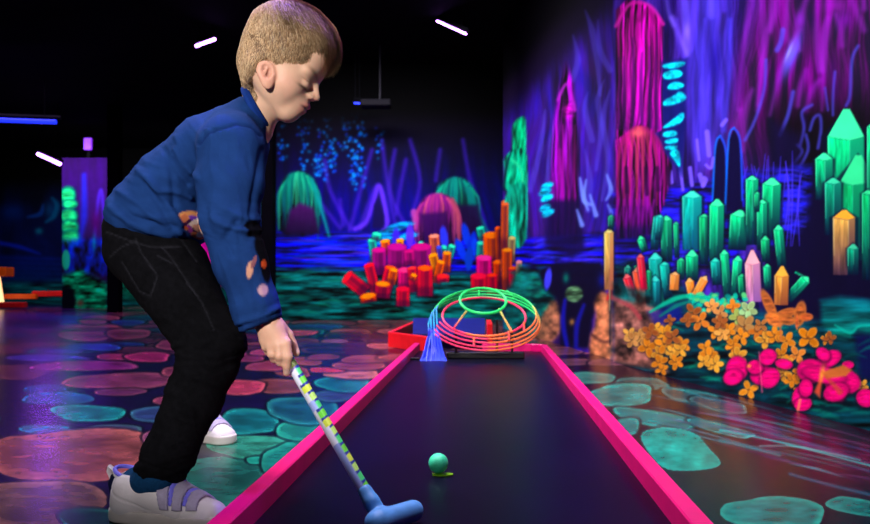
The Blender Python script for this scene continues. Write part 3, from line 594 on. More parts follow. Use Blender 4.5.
# thin standing partition, painted on its face
pa = mural_wall('partition', ((62-435)/F*12.5,12.5), ((107-435)/F*12.5,12.5), np.arange(62,107.3,.6), np.linspace(0, 2.48, 150), pm); pa.name = 'wall_partition'; tag(pa, kind='structure')
slab('wall_partition_core', ((62-435)/F*12.5,12.5), ((107-435)/F*12.5,12.5), .12, 0, 2.48)
shell('ceiling', [(-9.1,-1.6,CH),(-9.1,14.8,CH),(3,14.8,CH),(3,-1.6,CH)], m='ceil')
# floor
pys = np.concatenate([[299], np.arange(302,530,.8), np.arange(530,640,6), [800, 1400]])
pxs = np.concatenate([np.arange(-60,-10,6), np.arange(-10,880,1.0), np.arange(880,960,8)])
PX, PY = np.meshgrid(pxs, pys); YY = HC*F/(PY-280); XX = (PX-435)/F*YY
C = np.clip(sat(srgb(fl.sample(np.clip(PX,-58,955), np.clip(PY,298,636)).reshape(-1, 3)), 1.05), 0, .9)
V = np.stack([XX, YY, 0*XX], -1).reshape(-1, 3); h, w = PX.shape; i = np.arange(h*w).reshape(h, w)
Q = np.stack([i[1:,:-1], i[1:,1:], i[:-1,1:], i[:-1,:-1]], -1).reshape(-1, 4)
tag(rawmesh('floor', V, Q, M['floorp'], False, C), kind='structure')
# the rest of the room's floor lies just under it
shell('floor_rest', [(-9.1,-1.6,-.002),(3,-1.6,-.002),(3,14.8,-.002),(-9.1,14.8,-.002)], m='black')

# ================================================================== the mini golf lane
M['pink'] = mat('neon_pink_rail_paint', (238,10,112), .38, .4, vary=.08, scale=14, bump=.03)
M['red'] = mat('neon_red_rail_paint', (250,22,30), .4, .4, vary=.08, scale=14)
M['lane'] = mat('dark_navy_lane_board', (7,3,27), .34, .10, vary=.25, scale=5, bump=.02, bscale=120)
M['navy'] = mat('navy_board', (14,24,110), .5, .4, vary=.1)
M['bk'] = mat('black_metal', (10,10,14), .35, .5, vary=.1)
yaw = math.atan(.068)
lane0 = np.array([-.357,1.18]); dv = np.array([math.sin(yaw), math.cos(yaw)]); nv = np.array([dv[1], -dv[0]])
def LP(u, v, z=0): p = lane0+nv*u+dv*v; return np.array([p[0], p[1], z])      # u across, v along
W = .79; RW = .036; RT = .092; SZ = .05; V0, V1 = -.55, 3.36
lane = empty('mini_golf_lane', LP(W/2, 1.4), -yaw)
tag(lane, 'long dark blue mini golf lane with neon pink edge rails', 'mini golf lane')
Rz = Matrix.Rotation(-yaw, 3, 'Z')
mb = MB(); mb.box(LP(W/2, (V0+V1)/2, SZ/2), (W-.01, V1-V0-.01, SZ), M=Rz); mb.build('lane_board', M['lane'], lane)
def rail(u0, v0, u1, v1, name='rail', m='pink', parent=lane, w=RW, z0=0, z1=RT):
    a, b = LP(u0, v0), LP(u1, v1); l = np.linalg.norm(b-a); d = (b-a)/l
    Mx = Matrix.Rotation(math.atan2(d[1], d[0]), 3, 'Z'); c = (a+b)/2; c[2] = (z0+z1)/2
    mb = MB(); mb.box(c, (l, w, z1-z0), M=Mx, bev=.003); return mb.build(name, M[m], parent)
rail(RW/2, V0, RW/2, V1+RW); rail(W-RW/2, V0, W-RW/2, V1-.02)
rail(W-RW/2-.004, V1-.03, W-.10, V1+RW/2+.008); rail(W*.52, V1+RW/2, W-.09, V1+RW/2)
# ================================================================== wire loop obstacle
M['wire'] = mat('fluorescent_wire_paint', rough=.4, spec=.4, attr='Col', vary=.05)
M['funnel'] = mat('blue_ramp_plastic', (70,95,250), .35, .5, vary=.12, scale=30, stretch=(3,1,.3))
ob = empty('loop_obstacle', P(485, 358, 4.02)*[1,1,0]+[0,0,SZ])
tag(ob, 'neon wire spiral loop with blue ramp at the far end of the lane', 'golf obstacle')
GRN, YEL, ORG, ROS, BLU = [srgb(np.array(c)/255) for c in ((40,245,110),(190,230,90),(255,125,60),(250,60,100),(40,110,240))]
LC = P(484, 318, 4.15)
tilt = math.radians(27)
eu = np.array([1,0,0]); ev = np.array([0, math.cos(tilt), math.sin(tilt)]); en = np.array([0,-math.sin(tilt), math.cos(tilt)])
def ring(cx, cy, rx, ry, drop0=0, drop1=0, a0=0, a1=360, n=72, colf=None, r=.0062):
    pts = []; cols = []
    ry = ry*4.15/F/math.sin(tilt+math.radians(2.6)); rx = rx*4.15/F
    c = P(cx, cy, 4.15)
    for i in range(n+(0 if a1-a0 == 360 else 1)):
        t = i/n; a = math.radians(a0+(a1-a0)*t)
        p = c+eu*rx*math.cos(a)+ev*ry*math.sin(a)+np.array([0,0,1])*(drop0+(drop1-drop0)*t)
        pts.append(p); cols.append(colf(a % (2*math.pi)) if colf else GRN)
    return pts, cols
def cf(a):       # colour around the big rings: green at the back, yellow at the right, orange and rose in front
    s, c = math.sin(a), math.cos(a)
    if s > .25: return GRN
    t = (.25-s)/1.25; k = ORG if c > 0 else ROS
    b = (YEL if c > 0 else GRN)
    w = min(1, t*2.2); q = b*(1-w)+k*w
    if c < -.75 and s < .25: q = BLU*.8+GRN*.2
    return q
def wire(name, pts, cols, r=.0062, closed=False):
    mb = MB(); mb.tube(pts, r, 8, closed, cols); return mb.build(name, M['wire'], ob, True)
p, c = ring(483, 300.5, 23, 13); wire('inner_ring', p, c, .0078, True)
p, c = ring(484, 316, 41.5, 19, colf=lambda a: ROS if math.sin(a) > -.9 else ORG); wire('middle_ring', p, c, .0062, True)
for k, (cx, cy, rx, ry) in enumerate(((486,312.5,50,25),(485.5,315.5,52.5,25.5),(485,319,54.5,26),(484.5,322,55,26.2))):
    pts, cols = ring(cx, cy, rx, ry, 0, 0, -158, 172, 110, cf)
    xr = (437,434,431,428.5)[k]
    tail = [P(xr, 324, 4.07), P(xr+.3, 330, 4.05), P(xr+.5, 338, 4.02), P(xr+.8, 346, 4.0)]
    cols = [ROS if i < 12 else c_ for i, c_ in enumerate(cols)]
    pts = pts+tail; cols = cols+[BLU*.6+GRN*.4, BLU, BLU, BLU]
    wire('guide_wire', pts, cols, .0046)
for (x0,y0,x1,y1,c0,c1) in ((468,309,454,328,YEL,ROS),(499,309,512,332,YEL,ORG),(479,288,479,296,GRN,GRN),(507,291,514,297,GRN,GRN)):
    mb = MB(); a = P(x0,y0,4.12-(y0-316)*.012); b = P(x1,y1,4.12-(y1-316)*.012); mb.tube([a,b], .0056, 8, False, [c0,c1]); mb.build('spoke', M['wire'], ob, True)
for x, y in ((474,337),(509,331),(524,322)):      # clips tying the guide wires
    mb = MB(); yy = 4.15-.22*(y-316)/20*1.4; mb.tube([P(x,y,yy), P(x,y+9,yy-.01)], .006, 8, False, [ORG,ROS]); mb.build('wire_clip', M['wire'], ob, True)
# flared blue ramp
mb = MB(); n = 11; V = []; 
for j, (y, hw, Yd, dep) in enumerate(((365,13.5,3.93,.0),(358,12,3.955,.008),(350,9.3,3.975,.015),(343,7.2,3.99,.018),(337,6,4.0,.018),(331,5.2,4.01,.016))):
    for i in range(n):
        t = i/(n-1)*2-1; q = P(433.5+t*hw, y, Yd+dep*2*(1-t*t)); q[1] += 0; 
        if j == 0: q[2] = SZ+.002
        V.append(q)
k = len(V); V += [v+np.array([0,.006,.004]) for v in V]
Q = []
for j in range(5):
    for i in range(n-1):
        a = j*n+i; Q += [(a,a+1,a+n+1,a+n),(k+a+n,k+a+n+1,k+a+1,k+a)]
for i in range(n-1): Q += [(i+1,i,k+i,k+i+1),(5*n+i,5*n+i+1,k+5*n+i+1,k+5*n+i)]
for j in range(5): Q += [(j*n,j*n+n,k+j*n+n,k+j*n),(j*n+n-1,k+j*n+n-1,k+j*n+2*n-1,j*n+2*n-1)]
mb.add(V, Q); mb.build('ramp', M['funnel'], ob, True)
mb = MB()
for i in range(6):
    t = i/5*2-1; mb.tube([P(433.5+t*13,364,3.925), P(433.5+t*9,350,3.965), P(433.5+t*5.6,336,3.995)], .0035, 6)
mb.build('ramp_rib', M['funnel'], ob, True)
mb = MB(); a = P(447,0,4.02); b = P(523,0,4.12); mb.box(((a[0]+b[0])/2, 4.07, SZ+.018), (b[0]-a[0], .05, .034), rz=.0, bev=.004); mb.build('base_bar', M['bk'], ob)
mb = MB(); a = P(404,0,4.02); b = P(420,0,4.02); mb.box(((a[0]+b[0])/2, 4.0, SZ+.006), (b[0]-a[0], .02, .012), bev=.002); mb.build('base_bar', M['bk'], ob)
for x, y, yy in ((512,333,4.07),(456,330,4.05),(497,320,4.2)):
    mb = MB(); q = P(x,y,yy); mb.tube([(q[0],yy,SZ+.03 if yy < 4.1 else SZ),(q[0],yy,q[2])], .007, 8); mb.build('leg', M['bk'], ob, True)
# ================================================================== the next lane behind
nl = empty('neighbouring_lane', P(440, 350, 5.2)*[1,1,0]); tag(nl, 'low red-railed golf lane with navy ramp board behind the spiral loop', 'mini golf lane')
def wbox(x0, y0, x1, y1, w, z0, z1, name, m, par, bev=.003):
    a = np.array([x0,y0]); b = np.array([x1,y1]); l = np.linalg.norm(b-a); d = (b-a)/l; mb = MB()
    mb.box(((x0+x1)/2,(y0+y1)/2,(z0+z1)/2), (l,w,z1-z0), M=Matrix.Rotation(math.atan2(d[1],d[0]),3,'Z'), bev=bev); return mb.build(name, M[m], par)
c1 = P(390.5, 0, 5.35); c2 = P(427, 0, 4.85); c3 = P(414, 0, 6.6); c4 = P(489, 0, 5.3)
wbox(c1[0], 5.35, c2[0]+.02, 4.87, .035, 0, .105, 'rail', 'red', nl); wbox(c1[0], 5.36, c3[0], 6.7, .035, 0, .105, 'rail', 'red', nl)
wbox(c4[0], 5.2, c4[0]+.03, 5.75, .035, 0, .17, 'rail', 'red', nl)
mb = MB(); a = P(402,0,6.2); mb.add([(c1[0]+.06,5.40,.05),(c4[0],5.05,.05),(c4[0],6.6,.05),(c3[0]+.06,6.6,.05),(c1[0]+.06,5.40,.0),(c4[0],5.05,.0),(c4[0],6.6,.0),(c3[0]+.06,6.6,.0)],
    [(0,1,2,3),(7,6,5,4),(0,4,5,1),(1,5,6,2),(2,6,7,3),(3,7,4,0)]); mb.build('lane_board', M['lane'], nl)
mb = MB(); a, b = P(413,334,5.45), P(485,334,5.45); t_, u_ = P(413,318,5.9), P(485,318,5.9)
mb.add([a,b,u_,t_,(a[0],a[1],.052),(b[0],b[1],.052),(u_[0],u_[1],.052),(t_[0],t_[1],.052)], [(0,1,2,3),(7,6,5,4),(0,4,5,1),(1,5,6,2),(2,6,7,3),(3,7,4,0)]); mb.build('ramp_board', M['navy'], nl)
# ================================================================== neon pieces far left
M['orange'] = mat('neon_orange_paint', (255,95,15), .4, .4, vary=.05); M['pale'] = mat('glowing_lamp_post', (255,215,160), .4, .4, emis=(255,200,140), estr=1.6)
fo = empty('red_golf_hole_frame', P(0,306,12.2)*[1,1,0]); tag(fo, 'neon red and orange golf frame with a pale glowing post at the far left edge', 'golf obstacle')
def fb(x0, y0, x1, y1, Y, d, name, m):
    a, b = P(x0,y1,Y), P(x1,y0,Y); z0 = max(0, a[2]); mb = MB(); mb.box(((a[0]+b[0])/2, Y+d/2, (z0+b[2])/2), (b[0]-a[0], d, b[2]-z0), bev=.01); return mb.build(name, M[m], fo)
fb(-14, 302.5, 24, 308, 12.4, .12, 'rail', 'red'); fb(-10, 267, 6, 276.5, 12.5, .25, 'cap_block', 'orange')
mb = MB(); a = P(-6,276,12.6); b = P(0,302,12.6); mb.tube([(a[0],12.6,b[2]),( a[0],12.6,a[2])], [.15,.09], 16); mb.build('post', M['pale'], fo, True)
fo2 = empty('far_red_lane', P(50,304,13.3)*[1,1,0]); tag(fo2, 'low neon red and orange rails lying on the floor beside the painted partition', 'mini golf lane')
def fb2(x0, y0, x1, y1, Y, name, m):
    a, b = P(x0,y1,Y), P(x1,y0,Y); z0 = max(0, a[2]); mb = MB(); mb.box(((a[0]+b[0])/2, Y, (z0+b[2])/2), (b[0]-a[0], .08, b[2]-z0), bev=.008); return mb.build(name, M[m], fo2)
fb2(5, 294, 37, 299, 13.0, 'rail', 'orange'); fb2(33, 291, 66, 296.5, 13.4, 'rail', 'red')
# ================================================================== ball and tee marker
M['ball'] = mat('mint_green_ball', (70,250,180), .4, .5, vary=.06, scale=160, bump=.25, bscale=420)
M['tee'] = mat('lime_green_tee_marker', (150,225,30), .45, .4, vary=.05)
by = .40; Yb = (HC-SZ)*F/(474.5-280); pb = P(438.4, 474.5, Yb); R = .0215
n1_, n2_ = 24, 40; V = [(pb[0],Yb,SZ+.003)]; Q = []
for i in range(1, n1_):
    th = math.pi*i/n1_
    for j in range(n2_): a = 2*math.pi*j/n2_; V.append((pb[0]+R*math.sin(th)*math.cos(a), Yb+R*math.sin(th)*math.sin(a), SZ+.003+R-R*math.cos(th)))
V.append((pb[0],Yb,SZ+.003+2*R))
for j in range(n2_): Q.append((0, 1+(j+1)%n2_, 1+j)); Q.append((len(V)-1, 1+(n1_-2)*n2_+j, 1+(n1_-2)*n2_+(j+1)%n2_))
for i in range(n1_-2):
    for j in range(n2_): Q.append((1+i*n2_+j, 1+i*n2_+(j+1)%n2_, 1+(i+1)*n2_+(j+1)%n2_, 1+(i+1)*n2_+j))
tag(rawmesh('golf_ball', np.array(V), Q, M['ball'], True), 'mint green golf ball on a lime marker on the dark lane', 'golf ball')
mb = MB(); tx, ty = pb[0]+.006, Yb-.004
pts = [(tx+.0195*math.cos(a)*(1.35 if math.cos(a) > .6 else 1), ty+.012*math.sin(a)) for a in np.linspace(0, 2*math.pi, 28, endpoint=False)]
V = [(x,y,SZ) for x,y in pts]+[(x,y,SZ+.0028) for x,y in pts]; n = 28
mb.add(V, [tuple(range(n-1,-1,-1)), tuple(range(n,2*n))]+[(i,(i+1)%n,n+(i+1)%n,n+i) for i in range(n)])
tag(mb.build('tee_marker', M['tee']), 'small flat lime green tee marker under the mint golf ball', 'tee marker')
# ================================================================== sculpting by distance fields
class Sculpt:
    def __init__(s, lo, hi, h):
        s.o = np.array(lo, float); s.h = h; s.n = [int(math.ceil((hi[i]-lo[i])/h))+1 for i in range(3)]
        s.D = np.full(s.n, .05, dtype=np.float32)
    def box(s, lo, hi):
        sl = []; ax = []
        for i in range(3):
            a = max(0, int((lo[i]-s.o[i])/s.h)); b = min(s.n[i], int((hi[i]-s.o[i])/s.h)+2); b = max(a, b)
            sl.append(slice(a, b)); ax.append((s.o[i]+np.arange(a, b)*s.h).astype(np.float32))
        return tuple(sl), ax[0][:, None, None], ax[1][None, :, None], ax[2][None, None, :]
    def _op(s, q, d, k, mode):
        E = s.D[q]
        if mode == 'add':
            if k > 0:
                hh = np.clip(.5+.5*(E-d)/k, 0, 1); s.D[q] = E*(1-hh)+d*hh-k*hh*(1-hh)
            else: s.D[q] = np.minimum(E, d)
        else:
            if k > 0:
                hh = np.clip(.5-.5*(E+d)/k, 0, 1); s.D[q] = E*(1-hh)-d*hh+k*hh*(1-hh)
            else: s.D[q] = np.maximum(E, -d)
    def cone(s, a, b, ra, rb, k=.01, mode='add', sy=1.0, pad=.03):
        """tapering limb; sy stretches its section along y"""
        a = np.array(a, float); b = np.array(b, float); m = max(ra, rb)*max(1, sy)+k+pad
        q, X, Y, Z = s.box(np.minimum(a, b)-m, np.maximum(a, b)+m)
        d = b-a; d2 = d.copy(); d2[1] /= sy; L2 = (d2**2).sum()+1e-12
        wx, wy, wz = X-a[0], (Y-a[1])/sy, Z-a[2]
        t = np.clip((wx*d2[0]+wy*d2[1]+wz*d2[2])/L2, 0, 1)
        s._op(q, np.sqrt((wx-d2[0]*t)**2+(wy-d2[1]*t)**2+(wz-d2[2]*t)**2)-(ra+(rb-ra)*t), k, mode)
    def chain(s, pts, rs_, k=.01, **kw):
        for i in range(len(pts)-1): s.cone(pts[i], pts[i+1], rs_[i], rs_[i+1], k, **kw)
    def ell(s, c, r, R=None, k=.008, mode='add'):
        """ellipsoid; rows of R are its axes"""
        c = np.array(c, float); m = max(r)+k+.015; q, X, Y, Z = s.box(c-m, c+m)
        R = np.eye(3) if R is None else np.array(R); wx, wy, wz = X-c[0], Y-c[1], Z-c[2]
        e = [(wx*R[i][0]+wy*R[i][1]+wz*R[i][2])/r[i] for i in range(3)]
        g = np.sqrt(e[0]**2+e[1]**2+e[2]**2); g2 = np.sqrt((e[0]/r[0])**2+(e[1]/r[1])**2+(e[2]/r[2])**2)+1e-9
        s._op(q, g*(g-1)/g2, k, mode)
    def cut(s, p, n, k=.004):
        """drop what lies on the n side of the plane through p"""
        n = np.array(n, float); n /= np.linalg.norm(n); q, X, Y, Z = s.box(s.o, s.o+np.array(s.n)*s.h)
        d = -((X-p[0])*n[0]+(Y-p[1])*n[1]+(Z-p[2])*n[2]); s._op(q, d.astype(np.float32), k, 'sub')
    def mesh(s):
        D = s.D; D[0] = D[-1] = .05; D[:, 0] = D[:, -1] = .05; D[:, :, 0] = D[:, :, -1] = .05
        I = D < 0
        c = [I[i:s.n[0]-1+i, j:s.n[1]-1+j, k:s.n[2]-1+k] for i in (0,1) for j in (0,1) for k in (0,1)]
        al = np.logical_and.reduce(c); an = np.logical_or.reduce(c); act = an & ~al
        ci = np.argwhere(act); idx = np.full(act.shape, -1, dtype=np.int32); idx[act] = np.arange(len(ci))
        co = [(i,j,k) for i in (0,1) for j in (0,1) for k in (0,1)]
        val = {o: D[ci[:, 0]+o[0], ci[:, 1]+o[1], ci[:, 2]+o[2]].astype(float) for o in co}
        S = np.zeros((len(ci), 3)); N = np.zeros(len(ci))
        for a in co:
            for ax in range(3):
                if a[ax] == 0:
                    b = list(a); b[ax] = 1; b = tuple(b); va, vb = val[a], val[b]; m = (va < 0) != (vb < 0)
                    t = np.where(m, va/(va-vb+1e-20), 0); p = np.tile(np.array(a, float), (len(ci), 1)); p[:, ax] = t
                    S[m] += p[m]; N[m] += 1
        V = (ci+S/N[:, None])*s.h+s.o
        F_ = []
        for ax in range(3):
            sl0 = [slice(1, -1)]*3; sl0[ax] = slice(0, -1); sl1 = list(sl0); sl1[ax] = slice(1, None)
            A, B = I[tuple(sl0)], I[tuple(sl1)]; e = np.argwhere(A != B); off = np.array([1,1,1]); off[ax] = 0; e = e+off
            inside = I[e[:, 0], e[:, 1], e[:, 2]]; u, v = (ax+1) % 3, (ax+2) % 3
            def g(du, dv):
                f = e.copy(); f[:, u] -= du; f[:, v] -= dv; return idx[f[:, 0], f[:, 1], f[:, 2]]
            Qd = np.stack([g(1,1), g(0,1), g(0,0), g(1,0)], -1); Qd[~inside] = Qd[~inside][:, ::-1]; F_.append(Qd)
        Q = np.concatenate(F_); Q = Q[(Q >= 0).all(1)]
        return V, Q
def vnormals(V, Q):
    n = np.cross(V[Q[:, 2]]-V[Q[:, 0]], V[Q[:, 3]]-V[Q[:, 1]]); N = np.zeros_like(V)
    for i in range(4):
        for a in range(3): N[:, a] += np.bincount(Q[:, i], n[:, a], len(V))
    return N/(np.linalg.norm(N, axis=1, keepdims=True)+1e-12)
def relax(V, Q, it=2, w=.5):
    for _ in range(it):
        S = np.zeros_like(V); n = np.zeros(len(V))
        for i in range(4):
            j = Q[:, (i+1) % 4]
            for a in range(3): S[:, a] += np.bincount(Q[:, i], V[j, a], len(V))
            n += np.bincount(Q[:, i], minlength=len(V))
            for a in range(3): S[:, a] += np.bincount(j, V[Q[:, i], a], len(V))
            n += np.bincount(j, minlength=len(V))
        V = V*(1-w)+S/n[:, None]*w
    return V
def toc(V): return 435+V[:, 0]/V[:, 1]*F, 280-(V[:, 2]-HC)/V[:, 1]*F
def dline(px, py, pts):
    d = np.full(len(px), 1e9)
    for (ax, ay), (bx, by) in zip(pts[:-1], pts[1:]):
        ex, ey = bx-ax, by-ay; t = np.clip(((px-ax)*ex+(py-ay)*ey)/(ex*ex+ey*ey), 0, 1); d = np.minimum(d, np.hypot(px-ax-ex*t, py-ay-ey*t))
    return d
def tri_noise(V, s, seed): return (fbm(V[:, 0]*s+V[:, 1]*s*.7, V[:, 2]*s-V[:, 1]*s*.4, seed, 4))
def mixc(C, c, a): return C*(1-a[:, None])+srgb(np.array(c)/255.0)*a[:, None]
# ------------------------------------------------------------------ the boy
M['skin'] = mat('skin', rough=.5, spec=.35, attr='Col', vary=.03, scale=60, bump=.04, bscale=300, sss=.12)
M['knit'] = mat('blue_sweater_knit', rough=.95, spec=.05, attr='Col', vary=.08, scale=50, bump=.25, bscale=520)
M['denim'] = mat('black_denim', rough=.95, spec=.05, attr='Col', vary=.25, scale=90, bump=.3, bscale=420)
M['hair'] = mat('blond_hair', rough=.55, spec=.3, attr='Col', vary=.1, scale=80)
M['shoe'] = mat('white_shoe_leather', (228,222,228), .45, .4, vary=.04, scale=40, bump=.05, bscale=200)
M['sole'] = mat('off_white_rubber_sole', (205,198,196), .6, .3, vary=.05)
M['strap'] = mat('lavender_grey_strap', (168,160,190), .7, .3, vary=.12, scale=90, bump=.15, bscale=300)
M['lace'] = mat('violet_blue_piping', (120,115,240), .5, .3, vary=.1)
M['sock'] = mat('navy_teal_sock', (18,62,104), .95, .1, vary=.15, scale=120, bump=.3, bscale=400)
M['navyc'] = mat('navy_lining', (16,22,60), .9, .1)
boy = empty('person', (-.52,1.62,0)); tag(boy, 'boy in blue sweater and black jeans bending over a golf club', 'person')
s = 1.034; fv = np.array([.848,0,-.53]); uv = np.array([.53,0,.848]); sv = np.array([0,1.,0]); HR = [fv, sv, uv]
H0 = P(287, 50, 1.52)
def HL(f, q, u): return H0+(fv*f+sv*q+uv*u)*s
EAR = {-1: P(266,74,1.452)}; EAR[1] = EAR[-1]*np.array([1,0,1])+np.array([0,2*1.52-1.452,0])
def head(B):
    B.ell(HL(-.002,0,.000), (.0820*s,.0695*s,.083*s), HR, 0)
    B.ell(HL(-.025,0,-.042), (.047*s,.054*s,.0505*s), HR, .015)
    B.ell(HL(.026,0,-.045), (.054*s,.056*s,.066*s), HR, .02)
    for q in (-1, 1):
        B.cone(HL(-.012,q*.046,-.072), HL(.062,q*.012,-.103), .018, .016, .022)
        B.ell(HL(.044,q*.032,-.062), (.030,.026,.028), HR, .02)
        B.ell(HL(.066,q*.026,-.019), (.013,.024,.010), HR, .014)
    B.ell(HL(.064,0,-.100), (.022,.024,.018), HR, .012)
    B.ell(HL(.068,0,-.076), (.027,.030,.024), HR, .014)
    B.ell(HL(.058,0,.015), (.030,.05,.035), HR, .02)
    for q in (-1, 1):
        B.ell(HL(.094,q*.033,-.041), (.014,.018,.009), HR, .012, 'sub')
        B.ell(HL(.0705,q*.027,-.042), (.0120,.0150,.0100), HR, .005)
    B.cone(HL(.076,0,-.022), HL(.0965,0,-.048), .0072, .0080, .012)
    for q in (-1, 1): B.ell(HL(.0865,q*.0095,-.052), (.0095,.0062,.0058), HR, .008); B.ell(HL(.092,q*.006,-.0575), (.004,.003,.003), HR, .002, 'sub')
    B.ell(HL(.0885,0,-.0715), (.0090,.018,.0048), HR, .006); B.ell(HL(.0845,0,-.0835), (.0085,.0145,.0055), HR, .006)
    B.ell(HL(.098,0,-.0775), (.012,.022,.0012), HR, .003, 'sub')
    for q in (-1, 1):
        c = EAR[q]; a = math.radians(16); eup = np.array([-.10,0,.995]); ef = np.array([.995,0,.10])
        f1 = ef*math.cos(a)+sv*(-q)*math.sin(a); s1 = ef*q*math.sin(a)+sv*math.cos(a); R = [f1, s1, eup]
        B.ell(c+eup*.006, (.0185,.0065,.0205), R, .003); B.ell(c-eup*.011+f1*.001, (.0135,.0065,.0185), R, .006)
        B.ell(c+eup*.004+sv*q*.007+f1*.003, (.0120,.0085,.0145), R, .002, 'sub'); B.cone(c+eup*.010+f1*-.008+sv*q*.002, c-eup*.008-f1*.007+sv*q*.001, .0030, .0028, .003)
        B.cone(c+eup*.012+f1*.004+sv*q*.001, c-eup*.002-f1*.004+sv*q*.001, .0028, .0028, .003); B.ell(c+f1*.013-eup*.003, (.0045,.0055,.0065), R, .003)
def hand(B, K, k=.005):
    """K: wrist, palm points and five finger chains"""
    B.chain(K['palm'], K['pr'], .008)
    for a, b in K['meta']: B.cone(a, b, .0115, .0105, .009)
    for pts, r in K['fingers']: B.chain(pts, r, k*.6)
kn = dict(palm=[P(268,322,1.425), P(273,331,1.425), P(277,341,1.422)], pr=[.024,.0245,.020],
    meta=[(P(272,328,1.42),P(286,343,1.410)),(P(270,328,1.418),P(279,346,1.408)),(P(267,328,1.420),P(271,346,1.412)),(P(265,326,1.425),P(265,341,1.42))],
    fingers=[([P(286,343,1.408),P(288,357,1.404),P(287,366,1.410),P(286.5,373,1.418)],[.0095,.0085,.0078,.0066]),
             ([P(279,346,1.406),P(279.5,356,1.402),P(280,362,1.412),P(284,364,1.428)],[.0095,.0085,.0078,.007]),
             ([P(271,345,1.410),P(271.5,354,1.408),P(274,359,1.420),P(280,360,1.436)],[.0090,.0080,.0075,.0068]),
             ([P(265,340,1.416),P(265.5,347,1.418),P(268,352,1.430),P(275,353,1.445)],[.0080,.0073,.0068,.006]),
             ([P(280,327,1.432),P(288,335,1.438),P(292.5,344,1.440),P(296.5,353,1.438)],[.0125,.0100,.0086,.0072])])
o = P(252,303,1.515)-P(275,338,1.425)
body = [P(150,240,1.60), P(182,187,1.57), P(215,155,1.56), P(238,135,1.56)]
def limbs(B):
    B.chain([HL(-.024,0,-.052), P(264,104,1.53), P(252,124,1.55)], [.036,.035,.046], .015)
    B.chain(body, [.065,.062,.062,.055], .02, sy=1.5)
    B.cone(P(236,142,1.47), P(240,138,1.65), .042, .042, .02)
    B.chain([P(231,145,1.455), P(229,218,1.42), P(268,322,1.425)], [.042,.033,.023], .02)
    B.chain([P(240,142,1.66), P(236,215,1.69), P(252,292,1.515)], [.040,.031,.022], .02)
    B.chain([P(160,250,1.55), P(213,345,1.475), P(196,395,1.48), P(151,482,1.475)], [.068,.046,.043,.026], .03)
    B.chain([P(163,250,1.69), P(211,345,1.90), P(194,385,2.12), P(184,411,2.29)], [.066,.045,.040,.026], .03)
near_heel = np.array([-.641, 1.512, 0]); near_yaw = math.radians(-15)
far_heel = np.array([-.778, 2.335, 0]); far_yaw = math.radians(-40)
SC = 1.1
def SH(heel, yaw, x, y, z):
    x, y, z = x*SC, y*SC, z*SC; return heel+np.array([x*math.cos(yaw)-y*math.sin(yaw), x*math.sin(yaw)+y*math.cos(yaw), z])
# far hand first (hidden behind the near forearm, on the grip)
def shifted(K, o, fl=1):
    g = lambda p: p+o
    return dict(palm=[g(p) for p in K['palm']], pr=K['pr'], meta=[(g(a),g(b)) for a, b in K['meta']], fingers=[([g(p) for p in f], r) for f, r in K['fingers']])
B = Sculpt((-.80,1.28,-.01), (-.12,2.46,1.06), .0027)
head(B); limbs(B); hand(B, shifted(kn, o)); hand(B, kn)
for hl, yw, an in ((near_heel, near_yaw, P(151,482,1.475)), (far_heel, far_yaw, P(184,411,2.29))):
    B.chain([an, SH(hl,yw,.05,0,.055), SH(hl,yw,.11,0,.04), SH(hl,yw,.185,0,.028)], [.027,.026,.024,.016], .015)
V, Q = B.mesh(); del B
V = relax(V, Q, 1, .4)
def loc(V):
    d = V-H0; return d@fv/s, d[:, 1]/s, d@uv/s
f_, q_, u_ = loc(V)
C = np.tile(srgb(np.array([232,188,160])/255.0), (len(V), 1))
C = mixc(C, (222,160,140), np.exp(-(((f_-.05)/.022)**2+((u_+.062)/.02)**2)**1)*.6)
C = mixc(C, (214,150,128), np.exp(-(((f_-.10)/.012)**2+((u_+.05)/.012)**2+(q_/.014)**2))*.5)
lip = np.exp(-(((f_-.092)/.013)**2*1+((u_+.0775)/.0125)**4+(q_/.021)**4)); C = mixc(C, (196,112,108), np.clip(lip*1.1, 0, .8))
C = mixc(C, (90,40,40), np.exp(-(((u_+.0776)/.0020)**2+(q_/.02)**4))*(f_ > .075)*.8)
for q in (-1, 1):
    br = np.exp(-(((u_+.016-.004*np.clip((q*q_-.03)/.02, -1, 1))/.0042)**2+((q*q_-.029)/.019)**4))*(f_ > .04); C = mixc(C, (140,102,72), br*.75)
    la = np.exp(-(((u_+.0490+.05*(q*q_-.031)**2/.02)/.0030)**2+((q*q_-.032)/.016)**4))*(f_ > .05); C = mixc(C, (48,30,26), la*.95)
    cr = np.exp(-(((u_+.0345)/.0015)**2+((q*q_-.031)/.014)**4))*(f_ > .05); C = mixc(C, (165,110,90), cr*.7)
    ed = V-EAR[q]; C = mixc(C, (222,138,122), np.exp(-((ed[:, 0]/.021)**4+((ed[:, 2])/.030)**4))*(q*q_ > .060)*.45)
    C = mixc(C, (96,40,36), np.exp(-(((ed[:, 0]+.001)/.0065)**2+((ed[:, 2]-.002)/.0095)**2))*(q*q_ > .052)*(q*q_ < .0675)*.9)
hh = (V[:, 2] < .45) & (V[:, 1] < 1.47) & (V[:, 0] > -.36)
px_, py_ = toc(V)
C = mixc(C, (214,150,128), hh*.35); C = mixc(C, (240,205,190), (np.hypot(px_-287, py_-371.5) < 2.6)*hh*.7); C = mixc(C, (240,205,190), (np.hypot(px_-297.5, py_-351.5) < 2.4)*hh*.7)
person_body = rawmesh('body', V, Q, M['skin'], True, C, boy)
